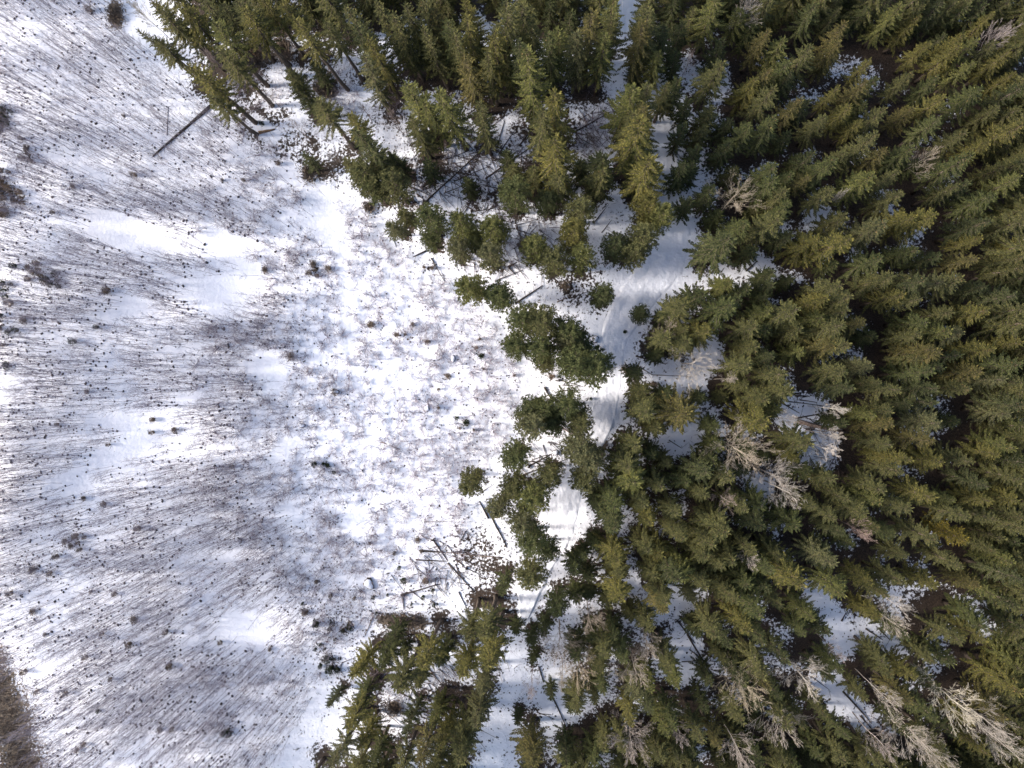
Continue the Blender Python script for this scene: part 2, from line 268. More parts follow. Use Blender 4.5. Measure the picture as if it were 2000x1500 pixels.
# ------------------------------------------------------------------ conifers
def make_spruce(seed, h, R, cl=.72, spacing=.36, droop=.55, cones=False, dens=1.0, tip_len=.9):
    g = np.random.default_rng(seed); trunk = MB(); crown = MB()
    zb = h * (1 - cl); r0 = h * .0105 + .02
    zz = np.linspace(0, h, 9); bend = np.cumsum(g.normal(0, .035, (9, 2)), 0); bend[0] = 0
    pts = np.column_stack([bend, zz]); polytube(trunk, pts, r0 * (1 - zz / h) ** .8 + .012, 6)
    tx = lambda z: np.array([np.interp(z, zz, bend[:, 0]), np.interp(z, zz, bend[:, 1]), z])
    # dead lower branches
    nd = int(zb * 5); za = g.uniform(.15 * zb, zb, nd); a = g.uniform(0, 2 * PI, nd)
    P0 = np.array([tx(z) for z in za]).reshape(-1, 3); L = g.uniform(.5, 1.3, nd)[:, None] * R / 2
    P1 = P0 + np.column_stack([np.cos(a), np.sin(a), g.uniform(-.35, .1, nd)]) * L
    tubes(trunk, P0, P1, .018, .006, 3)
    z = h - .12; az = g.uniform(0, 6.28); tb = [[], [], []]
    asym = g.uniform(0, 2 * PI); asa = g.uniform(.0, .18)
    while z > zb:
        t = (h - z) / (h - zb)
        nb = int(g.integers(4, 7)) if t > .12 else 4
        for k in range(nb):
            az += 2 * PI / nb + g.normal(0, .22)
            L = R * (t ** .78) * (1 - .30 * max(0, t - .75) / .25) * g.uniform(.62, 1.18) * (1 + asa * math.cos(az - asym)) + .14
            if g.random() < .06: L *= .5
            e0 = math.radians(58 - 62 * min(1, t * 1.5) + g.normal(0, 8))
            n = max(3, int(L / .065 * dens))
            s = np.linspace(.10, 1, n)
            dirh = np.array([math.cos(az), math.sin(az), 0]); side = np.array([-dirh[1], dirh[0], 0])
            curl = g.normal(0, .2)
            def cv(s):
                zz_ = L * (math.tan(e0) * s * (1 - .35 * s) - droop * t * s ** 1.7 + .30 * t * s ** 4)
                return tx(z + g.normal(0, .03))[None] + dirh * (L * s)[:, None] + side * (curl * L * s ** 2)[:, None] + np.array([0, 0, 1.]) * zz_[:, None]
            z0 = z; st = np.random.default_rng(0)
            P = cv(s); T = unit(np.gradient(P, axis=0)) if n > 2 else np.repeat(dirh[None], n, 0)
            # branch wood
            q = np.linspace(0, n - 1, 4).astype(int); Q = np.vstack([tx(z), P[q]])
            rr = np.linspace(.022 + .012 * L, .005, 5)
            tubes(trunk, Q[:-1], Q[1:], rr[:-1], rr[1:], 3)
            wl_ = (.10 + .19 * np.minimum(1, L / 1.4)) * (1 - s ** 3 * .55) * (.55 + .45 * np.minimum(1, s * 3))
            for sg in (-1, 1, 0):
                m = n; ln = wl_ * g.uniform(.7, 1.25, m)
                S = unit(np.cross(T, np.array([0, 0, 1.])))
                if sg: D = T * .75 + S * sg * g.uniform(.6, 1.0, m)[:, None] + np.array([0, 0, 1.]) * g.uniform(-.45, .12, m)[:, None]
                else: D = T * .5 + S * g.uniform(-.5, .5, m)[:, None] + np.array([0, 0, -1.]) * g.uniform(.3, 1., m)[:, None]; ln = ln * .8
                N = np.column_stack([g.normal(0, .35, m), g.normal(0, .35, m), np.ones(m)])
                kites(crown, P + T * g.uniform(-.04, .04, m)[:, None], D, ln, g.uniform(.06, .105, m), N)
            # tip spray
            kites(crown, P[-1:], T[-1:] + [[0, 0, .1]], [g.uniform(.18, .3)], [.10], np.array([[0.1, 0, 1.]]))
            if cones and t < .22 and g.random() < .55:
                kc = 3; B = P[g.integers(0, n, kc)]
                kites(crown, B, np.column_stack([g.normal(0, .2, (kc, 2)), -np.ones(kc)]), g.uniform(.16, .24, kc), np.full(kc, .09), np.column_stack([g.normal(0, 1, (kc, 2)), np.full(kc, .2)]), 1)
        z -= spacing * g.uniform(.75, 1.2) * (.50 + 1.30 * t ** .6)
    # leader
    m = 14; zl = h - g.uniform(0, .5, m)
    B = np.array([tx(q) for q in zl]); a = g.uniform(0, 6.28, m)
    kites(crown, B, np.column_stack([np.cos(a), np.sin(a), np.full(m, 1.1)]), g.uniform(.14, .26, m), np.full(m, .08), np.column_stack([np.cos(a + 1), np.sin(a + 1), np.full(m, .4)]))
    return trunk, crown
def make_pine(seed, h, R, cl=.62):
    """rounder crown of upturned, tufted shoots"""
    g = np.random.default_rng(seed); trunk = MB(); crown = MB(); zb = h * (1 - cl)
    zz = np.linspace(0, h, 8); bend = np.cumsum(g.normal(0, .05, (8, 2)), 0); bend[0] = 0
    polytube(trunk, np.column_stack([bend, zz]), (h * .012 + .03) * (1 - zz / h) ** .7 + .015, 6)
    tx = lambda z: np.array([np.interp(z, zz, bend[:, 0]), np.interp(z, zz, bend[:, 1]), z])
    z = h - .2; az = g.uniform(0, 6)
    while z > zb:
        t = (h - z) / (h - zb); nb = int(g.integers(5, 8))
        for k in range(nb):
            az += 2 * PI / nb + g.normal(0, .3)
            L = R * (min(1, (t * 1.15)) ** .62) * (1 - .25 * max(0, t - .7) / .3) * g.uniform(.7, 1.12) + .12
            dirh = np.array([math.cos(az), math.sin(az), 0]); side = np.array([-dirh[1], dirh[0], 0])
            n = max(4, int(L / .13)); s = np.linspace(.2, 1, n); e0 = .85 - 1.0 * t
            P = tx(z) + dirh * (L * s)[:, None] + np.array([0, 0, 1.]) * (L * (e0 * s + (.12 + .15 * t) * s ** 3 - .25 * t * s))[:, None] + side * (g.normal(0, .15) * L * s ** 2)[:, None]
            Q = np.vstack([tx(z), P[[n // 3, 2 * n // 3, n - 1]]]); rr = np.linspace(.02 + .014 * L, .006, 4)
            tubes(trunk, Q[:-1], Q[1:], rr[:-1], rr[1:], 3)
            # shoots along the branch, each a tuft of needles
            for i in range(n):
                ns = 2 if i < n - 1 else 3
                for _ in range(ns):
                    sd_ = dirh * g.uniform(.2, .9) + side * g.normal(0, .75) + np.array([0, 0, g.uniform(.0, .5)])
                    sl = (.10 + .20 * s[i]) * g.uniform(.6, 1.2) * min(1, L); c = P[i] + unit(sd_) * sl
                    m = 9; D = unit(sd_)[None] * .9 + g.normal(0, .5, (m, 3))
                    kites(crown, np.repeat(c[None], m, 0) - unit(sd_)[None] * .06, D, g.uniform(.16, .30, m), g.uniform(.032, .055, m), g.normal(0, .6, (m, 3)) + [0, 0, 1])
        z -= .56 * g.uniform(.8, 1.2)
    return trunk, crown

# ------------------------------------------------------------------ leafless trees, saplings, shrubs
def grow(g, mb, p, d, L, r, depth, counts, spread, ratio, up, rmin, wob=.12, segs=4, mat=0):
    """recursive limb: a bent polyline with children along it"""
    pts = [p]; dd = d.copy()
    for i in range(segs):
        dd = unit(dd + g.normal(0, wob, 3) + np.array([0, 0, up])); pts.append(pts[-1] + dd * L / segs)
    pts = np.array(pts); rr = np.maximum(rmin, np.linspace(r, r * .35, segs + 1))
    tubes(mb, pts[:-1], pts[1:], rr[:-1], rr[1:], 3 if r < .05 else 5, mat)
    if depth == 0: return
    n = counts[0]
    for j in range(n):
        s = g.uniform(.28, 1.0) if j else 1.0
        q = s * segs; i = min(segs - 1, int(q)); b = pts[i] + (pts[i + 1] - pts[i]) * (q - i)
        t = unit(pts[i + 1] - pts[i]); a = unit(np.cross(t, g.normal(0, 1, 3)))
        an = g.uniform(*spread); nd = t * math.cos(an) + a * math.sin(an)
        grow(g, mb, b, nd, L * ratio * g.uniform(.65, 1.15) * (1 - .35 * s), max(rmin, r * .5 * (1 - .4 * s)), depth - 1, counts[1:], spread, ratio, up, rmin, wob, 3 if depth > 1 else 2, mat)
def make_bare(seed, h, W, fork, nprim, up, twig=.011, slim=1.0):
    """leafless broadleaf: trunk + ascending limbs"""
    g = np.random.default_rng(seed); trunk = MB(); crown = MB()
    zz = np.linspace(0, h * .92, 9); bend = np.cumsum(g.normal(0, .07, (9, 2)), 0); bend[0] = 0
    pts = np.column_stack([bend, zz]); polytube(trunk, pts, (.035 + h * .0055) * (1 - zz / h) ** .75 + .014, 6)
    for k in range(nprim):
        t = fork + (1 - fork) * (k + g.uniform(0, .6)) / nprim * .92
        z = t * h * .92; b = np.array([np.interp(z, zz, bend[:, 0]), np.interp(z, zz, bend[:, 1]), z])
        az = k * 2.4 + g.normal(0, .35); e = math.radians(g.uniform(22, 62) * (1.1 - .45 * (t - fork) / (1 - fork))) * slim
        d = np.array([math.cos(az) * math.sin(e), math.sin(az) * math.sin(e), math.cos(e)])
        q = (t - fork) / (1 - fork)
        grow(g, crown, b, d, W * (1.65 - 1.0 * q) * g.uniform(.75, 1.1), .016 + .011 * (1 - q), 3, [9, 6, 3], (.25, .70), .47, up, twig, .07)
    return trunk, crown
def make_sapling(seed, h):
    g = np.random.default_rng(seed); mb = MB()
    zz = np.linspace(0, h, 5); b = np.cumsum(g.normal(0, .045, (5, 2)), 0); b[0] = 0
    P = np.column_stack([b, zz]); r = np.array([.019, .016, .013, .009, .005]) * (.7 + h / 12)
    tubes(mb, P[:-1], P[1:], r[:-1], r[1:], 3)
    n = 18; z = g.uniform(.30, .97, n) * h; a = g.uniform(0, 6.28, n); e = g.uniform(.3, .75, n)
    B = np.column_stack([np.interp(z, zz, b[:, 0]), np.interp(z, zz, b[:, 1]), z]); L = g.uniform(.35, 1.0, n) * (1.15 - .6 * z / h) * h / 5
    D = np.column_stack([np.cos(a) * np.sin(e), np.sin(a) * np.sin(e), np.cos(e)]); T = B + D * L[:, None]
    tubes(mb, B, T, .0085, .003, 3)
    m = 46; i = g.integers(0, n, m); s = g.uniform(.3, .95, m)[:, None]; B2 = B[i] * (1 - s) + T[i] * s
    D2 = unit(D[i] + g.normal(0, .45, (m, 3))); tubes(mb, B2, B2 + D2 * g.uniform(.15, .55, m)[:, None] * h / 5, .0055, .003, 3)
    return mb
def lump(mb, g, c, r, flat=.7, mat=0, nu=6, nv=4, rough=.25):
    """rough knobbly mound, quads"""
    u = np.arange(nu) * 2 * PI / nu; v = np.linspace(.12, PI * .62, nv)
    rad = r * (1 + g.normal(0, rough, (nv, nu)))
    V = np.stack([rad * np.sin(v)[:, None] * np.cos(u), rad * np.sin(v)[:, None] * np.sin(u), rad * flat * np.cos(v)[:, None] * np.ones(nu)], -1).reshape(-1, 3) + c
    k = np.arange(nu); k2 = (k + 1) % nu
    f = np.concatenate([np.stack([k + i * nu, k + (i + 1) * nu, k2 + (i + 1) * nu, k2 + i * nu], 1) for i in range(nv - 1)])
    f = np.concatenate([f, [[0, 1, 2, 3], [0, 3, 4, 5]]]) if nu == 6 else f
    mb.add(V, f, mat)
def make_shrub(seed, R, nst):
    """many stems splayed from one stool"""
    g = np.random.default_rng(seed); mb = MB()
    for k in range(nst):
        az = g.uniform(0, 6.28); e = g.uniform(.25, 1.15)
        d = np.array([math.cos(az) * math.sin(e), math.sin(az) * math.sin(e), math.cos(e)])
        grow(g, mb, np.array([math.cos(az), math.sin(az), 0]) * .08, d, R * g.uniform(.6, 1.15), .017, 2, [4, 3], (.3, .8), .55, .03, .0055)
    return mb
def make_bush(seed, R, h, n):
    """low evergreen bush or brush: dense clump of small sprays"""
    g = np.random.default_rng(seed); mb = MB(); k = 9
    lump(mb, g, np.array([0, 0, .02]), R * .45, h / R * .5, 0)
    cz = np.column_stack([g.normal(0, R * .28, (k, 2)), g.uniform(.25, .6, k) * h]); w = g.integers(0, k, n)
    D = unit(g.normal(0, 1, (n, 3)) * [1, 1, .7] + [0, 0, .35]); rad = g.uniform(.2, 1, n) ** .5
    B = cz[w] + D * (rad * R * .5)[:, None] * [1, 1, h / R * .8]; B[:, 2] = np.maximum(B[:, 2], .03)
    kites(mb, B, D + g.normal(0, .4, (n, 3)), g.uniform(.12, .30, n) * (.6 + R * .5), g.uniform(.05, .11, n), g.normal(0, .6, (n, 3)) + [0, 0, 1])
    return mb
def make_log(seed, L, r, stubs, roots=False):
    """fallen stem along +X, butt at the origin"""
    g = np.random.default_rng(seed); mb = MB(); n = max(4, int(L / 1.2))
    x = np.linspace(0, L, n + 1); y = np.cumsum(g.normal(0, .02, n + 1)) * L / n; y -= y[0]
    rad = r * np.linspace(1, .42, n + 1) * (1 + g.normal(0, .07, n + 1))
    polytube(mb, np.column_stack([x, y, rad * .5 + .04 * np.sin(x * .7 + seed)]), rad, 6)
    for k in range(stubs):
        s = g.uniform(.15, 1) * L; a = g.uniform(-.2, PI + .2); b = np.array([s, np.interp(s, x, y), r * .6])
        d = np.array([g.uniform(.1, .7), math.cos(a), max(.02, math.sin(a) * .7)])
        ln = g.uniform(.3, 1.3); e = b + unit(d) * ln
        tubes(mb, b[None], e[None], .022, .009, 3)
        if ln > .7: tubes(mb, (b + unit(d) * ln * .5)[None], (b + unit(d) * ln * .5 + unit(d + g.normal(0, .6, 3)) * .5)[None], .012, .005, 3)
    if roots:
        for k in range(9):
            a = g.uniform(0, 6.28); polytube(mb, np.array([[0, 0, r], [-.15, math.cos(a) * r * 2, r + abs(math.sin(a)) * r * 1.8], [-.05, math.cos(a) * r * 3.6, max(.03, r + math.sin(a) * r * 2.8)]]), np.array([.09, .06, .02]), 6)
    return mb
def make_boulder(seed, R):
    g = np.random.default_rng(seed); rock = MB(); cap = MB(); nu, nv = 14, 9
    u = np.arange(nu) * 2 * PI / nu; ru = 1 + .30 * np.sin(2 * u + g.uniform(0, 6)) + .12 * np.sin(3 * u + g.uniform(0, 6)) + g.normal(0, .05, nu)
    def shell(mb, v, s, z0, rough):
        w = np.outer(np.sin(v), ru) * R * s * (1 + g.normal(0, rough, (len(v), nu)))
        V = np.stack([w * np.cos(u), w * np.sin(u) * .75, (np.cos(v) * R * .55 * s)[:, None] * np.ones(nu) + z0], -1).reshape(-1, 3)
        k = np.arange(nu); k2 = (k + 1) % nu
        f = np.concatenate([np.stack([k + i * nu, k + (i + 1) * nu, k2 + (i + 1) * nu, k2 + i * nu], 1) for i in range(len(v) - 1)])
        mb.add(V, f); h = nu // 2
        mb.add(V[:nu], np.array([[i, i + 1, nu - 2 - i, nu - 1 - i] for i in range(h - 1)]))
    shell(rock, np.linspace(.15, PI * .72, nv), 1, .12 * R, .11)
    shell(cap, np.linspace(.1, 1.12, 6), .97, .12 * R + .13, .012)
    return rock, cap

# ------------------------------------------------------------------ ground height
ROADW = [(*[float(c) for c in px_to(u, v)], w * CAM_H / F_PX) for u, v, w in ROAD]
def road_q(x, y):
    """distance to the track centre line divided by its half width"""
    m = np.full(np.shape(x), 1e3)
    for (ax, ay, aw), (bx, by, bw) in zip(ROADW[:-1], ROADW[1:]):
        dx, dy = bx - ax, by - ay; t = np.clip(((x - ax) * dx + (y - ay) * dy) / (dx * dx + dy * dy), 0, 1)
        m = np.minimum(m, np.hypot(x - ax - t * dx, y - ay - t * dy) / (aw + (bw - aw) * t))
    return m
def h_low(x, y): return fbm(x, y, 34., 2, 3) * 1.3
def height(x, y):
    x = np.asarray(x, float); y = np.asarray(y, float)
    q = np.clip((road_q(x, y) - .85) / .6, 0, 1); q = q * q * (3 - 2 * q)
    u, v = to_px(x, y); smooth = 1 - .65 * capsules(u, v, SNOW_OPEN)
    mid = np.clip(1 - np.hypot((u - 800) / 330, (v - 720) / 420), 0, 1) ** .5
    det = fbm(x, y, 6., 2, 11) * .5 + (fbm(x, y, 1.5, 3, 23) * (.13 + .32 * mid) + np.abs(fbm(x, y, .9, 2, 31)) * .26 * mid) * smooth
    return h_low(x, y) + det * q
def H(x, y): return float(height(np.array([x]), np.array([y]))[0])

def axis(c, step, far):
    a = np.arange(0, c, step); s = step; b = [a[-1]]
    while b[-1] < far: s *= 1.35; b.append(b[-1] + s)
    a = np.concatenate([a, b[1:]]); return np.concatenate([-a[:0:-1], a])
def make_ground():
    X = axis(66, .2, 900) ; Y = axis(50, .2, 900)
    gx, gy = np.meshgrid(X, Y); z = height(gx, gy); nx, ny = len(X), len(Y)
    far = np.clip((np.hypot(gx, gy) - 95) / 100, 0, 1); z = z * (1 - far)
    mb = MB(); i = np.arange(nx - 1)[None] + (np.arange(ny - 1) * nx)[:, None]
    mb.add(np.stack([gx, gy, z], -1).reshape(-1, 3), np.stack([i, i + 1, i + 1 + nx, i + nx], -1).reshape(-1, 4))
    me = mb.mesh('snow_ground', [M_SNOW]); me.polygons.foreach_set('use_smooth', np.ones(len(me.polygons), bool))
    u, v = to_px(gx, gy)
    litter_shade = np.zeros_like(gx)
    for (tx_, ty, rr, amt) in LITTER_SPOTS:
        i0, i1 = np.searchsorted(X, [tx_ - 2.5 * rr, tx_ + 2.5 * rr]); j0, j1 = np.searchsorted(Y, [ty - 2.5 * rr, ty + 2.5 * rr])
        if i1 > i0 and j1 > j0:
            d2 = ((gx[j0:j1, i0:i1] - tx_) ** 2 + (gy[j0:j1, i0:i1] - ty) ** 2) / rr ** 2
            litter_shade[j0:j1, i0:i1] = 1 - (1 - litter_shade[j0:j1, i0:i1]) * (1 - amt * np.exp(-d2 * 1.2))
    rq = road_q(gx, gy); litter_shade = np.clip(litter_shade, 0, 1) * np.clip((rq - .8) / .5, 0, 1)
    litter_shade = np.where(inside(u, v, CLEARING), litter_shade * .8 + .12, litter_shade * .9 + .21 + .24 * np.clip((u - 1300) / 200, 0, 1)) * np.clip((rq - .8) / .5, 0, 1) * (1 - .9 * capsules(u, v, SNOW_OPEN)) * (1 - .85 * capsules(u, v, [(a, b, a, b, 30) for a, b in GAPS], .5))  # cover raised in the dense forest to paint its shaded snow darker
    bare = capsules(u, v, BARE, .9) * .92
    for nm, arr in (('litter', litter_shade), ('bare', bare)):
        at = me.attributes.new(nm, 'FLOAT', 'POINT'); at.data.foreach_set('value', arr.astype(np.float32).ravel())
    o = bpy.data.objects.new('snow_ground', me); COL.link(o); o['kind'] = 'structure'; o['label'] = 'snow covered ground of the clearing and the forest floor'
    return o
def make_track():
    """packed snow of the forest track with two wheel ruts, edges sunk into the ground"""
    P = []
    C = np.array(ROADW)
    for i in range(len(C) - 1):
        p0 = C[max(0, i - 1)]; p1 = C[i]; p2 = C[i + 1]; p3 = C[min(len(C) - 1, i + 2)]
        for t in np.linspace(0, 1, 14, endpoint=False):
            P.append(.5 * (2 * p1 + (p2 - p0) * t + (2 * p0 - 5 * p1 + 4 * p2 - p3) * t * t + (3 * p1 - p0 - 3 * p2 + p3) * t ** 3))
    P = np.array(P); T = unit(np.gradient(P[:, :2], axis=0)); N = np.column_stack([-T[:, 1], T[:, 0]])
    o = np.linspace(-1, 1, 29); V = P[:, None, :2] + N[:, None] * (o[None, :, None] * np.minimum(P[:, 2], 2.1)[:, None, None] * 1.02)
    m = o[None] * np.minimum(P[:, 2], 2.1)[:, None]
    prof = .045 - .014 * np.exp(-((np.abs(m) - .72) / .25) ** 2) + .006 * np.exp(-(m / .4) ** 2) - .10 * np.clip((np.abs(o[None]) - .86) / .14, 0, 1)
    x, y = V[..., 0], V[..., 1]; z = h_low(x, y) + prof + fbm(x, y, .6, 3, 77) * .17 + fbm(x, y, 2.2, 2, 78) * .12 + .02
    n, k = x.shape; mb = MB(); i = np.arange(k - 1)[None] + (np.arange(n - 1) * k)[:, None]
    mb.add(np.stack([x, y, z], -1).reshape(-1, 3), np.stack([i, i + k, i + k + 1, i + 1], -1).reshape(-1, 4))
    me = mb.mesh('snow_track', [M_TRACK]); me.polygons.foreach_set('use_smooth', np.ones(len(me.polygons), bool))
    ob = bpy.data.objects.new('snow_track', me); COL.link(ob); ob['kind'] = 'structure'; ob['label'] = 'narrow snow covered forest track with wheel ruts'
    return ob

BUSHES = """788,1133,9,g 729,1167,5,g 756,1162,4,g 779,1109,5,g 618,1219,9,g 644,1219,5,g 642,1229,5,g 651,1220,4,g 669,1232,6,b 683,1228,5,g 682,1217,4,b 624,1261,5,g 614,1269,4,g 632,1269,3,g 636,1288,11,g 624,1302,6,g 644,1307,11,g 651,1290,4,g 826,1166,5,g 847,1182,5,g 734,1198,4,g 590,1179,4,g 645,1164,5,b 592,1198,7,b 691,1169,5,b 770,1081,4,b 822,1078,4,b 844,1153,4,g 803,1181,3,g 786,1162,4,b 657,1309,7,g 653,1250,4,b 525,1270,5,b 617,1136,5,b 723,1061,4,b 815,1055,7,b 831,1133,9,b 149,1059,20,b 114,1085,8,b 66,1112,10,b 100,1118,7,b 271,1031,9,b 262,1210,10,b 252,1258,9,b 324,1234,7,b 434,1434,7,g 444,1426,6,g 448,1434,7,g 189,1390,6,g 214,1327,5,b 168,1283,7,b 65,1194,9,b 331,1300,8,b 49,1311,9,b 312,1425,7,b 336,1423,7,b 23,1157,8,b 89,1239,5,b 72,1350,7,b 128,1355,6,b 150,1465,7,b 163,1454,6,b 200,1238,5,b 178,1155,5,b 224,1159,6,b 430,1255,6,b 616,1220,7,g 668,1232,6,g 682,1225,7,g 595,1196,7,b 32,520,10,g 75,527,15,b 108,548,16,g 89,548,10,b 60,546,8,b 7,567,20,g 26,592,11,b 51,626,10,b 5,616,8,g 37,644,8,g 21,649,7,g 192,639,7,g 150,667,9,g 18,714,11,g 210,567,11,b 616,905,7,g 632,906,5,g 640,908,6,g 654,922,5,g 340,840,8,b 298,819,7,b 298,844,7,b 569,696,10,b 612,528,13,b 644,525,8,b 518,528,10,b 203,984,7,b 214,868,5,b 164,973,6,b 116,828,5,b 5,628,7,b 5,642,7,b 12,674,6,b 455,910,6,b 172,765,6,b 56,304,13,b 266,343,8,b 144,366,7,b 105,415,5,b 516,245,7,g 7,231,24,g 5,350,22,b 21,382,17,b 42,388,13,b 14,416,12,b 46,273,6,b 480,354,5,b 438,354,4,b 546,322,7,b 178,21,9,b 245,229,3,b 724,634,10,b 776,654,7,b 806,634,6,b 792,653,4,b 834,667,7,b 939,696,7,g 944,721,3,b 892,816,6,g 909,826,8,g 1004,733,4,b 856,760,4,b 654,766,9,b 856,796,4,b 898,836,4,b 925,840,4,b 828,522,4,b 844,523,6,b 1103,560,12,b 1042,791,6,b 1077,735,8,b 874,735,7,b 937,662,4,b 930,679,6,b 1154,779,4,g 1220,648,5,g 1245,618,9,g 1220,721,11,b 1276,751,9,b"""
LOGS = """814,410,951,287,t 839,326,937,345,t 841,332,895,350 909,413,940,357 832,427,909,416 948,350,1060,276,t 1014,360,1049,338 1119,261,1186,224,tr 972,287,986,238 976,301,1018,238 1014,287,1046,245,t 920,280,986,228,g 800,364,846,385 867,378,902,364 948,364,982,371 923,413,965,408,r 832,490,786,511,t 766,458,774,483 940,290,976,280 1220,396,1234,371,r 1119,382,1136,350 1140,385,1154,364 1161,434,1189,399 993,522,1010,511,t 790,388,780,420 860,315,916,294 888,354,958,326 986,336,1021,290 962,315,1000,308 1175,455,1196,427 1154,224,1182,196 1007,592,1060,558,tb 972,546,1021,527 1088,590,1108,581,g 1112,583,1150,569 1028,700,1049,710 1094,742,1140,756,r 1098,752,1133,754 1098,763,1140,761 1063,756,1079,784,t 1052,808,1140,864,tg 1060,802,1133,858,g 1035,910,1077,887,tr 1038,900,1070,889 1021,928,1112,896 1028,900,996,942,b 1014,948,1060,933 1028,903,1098,903 1242,695,1301,712,tb 1273,732,1350,735 1245,714,1273,732,g 993,522,1007,536,t 842,504,869,551 954,1013,937,980,tb 944,959,962,948 1126,651,1150,642 744,863,780,877,g 951,992,990,1070,tb 818,1076,867,1080,t 811,1094,874,1098,tb 846,1056,874,1098,tr 982,1090,870,1080,g 874,1101,926,1157,t 786,1162,860,1143,t 786,1164,788,1192 727,1206,711,1244,g 909,1038,895,1066 912,1112,948,1129,r 832,1220,895,1216,t 832,1283,846,1280 776,1353,832,1381,t 832,1304,888,1374,g 800,1346,825,1364 1070,1346,1119,1448,t 1049,1395,1084,1409 1052,1398,1077,1400 1052,1304,1061,1336,t 895,1157,909,1185 808,1430,846,1426,t 416,210,301,308,Tb 329,266,331,210,b 509,262,539,254,y 416,98,466,49,t 483,175,508,186 476,93,504,112,y 570,112,602,91,t 1520,782,1595,829,t 1534,784,1606,793 1556,822,1658,847,Tg 1552,817,1606,808,t 1543,757,1581,761 1579,851,1592,827,b 1552,773,1595,775,t 1595,826,1610,808 1307,860,1332,876 1304,964,1347,982,t 1561,781,1595,786 1570,836,1617,844 1690,1227,1725,1250,t 1716,1227,1739,1250,t 1782,1243,1811,1252,t 1773,1250,1813,1257 1798,1220,1806,1252 1642,1212,1651,1196,t 1770,1230,1802,1241 1645,1349,1699,1412,t 1667,1385,1674,1372 1680,1397,1707,1428,t 1678,1419,1689,1406 1798,1262,1872,1298,t 1806,1266,1870,1306 1800,1271,1856,1302 1807,1284,1847,1307 1343,1241,1394,1322,t 1347,1270,1386,1298,b 1332,1294,1379,1290 1377,1300,1394,1320 1584,1320,1620,1347 1388,534,1401,522,t 1408,532,1415,523 1457,529,1478,511,t 440,71,412,103 453,65,424,96 566,114,595,92 1584,1189,1617,1230,b 1325,1216,1359,1257,tr 1347,1227,1358,1216 1408,1016,1462,1045,t"""
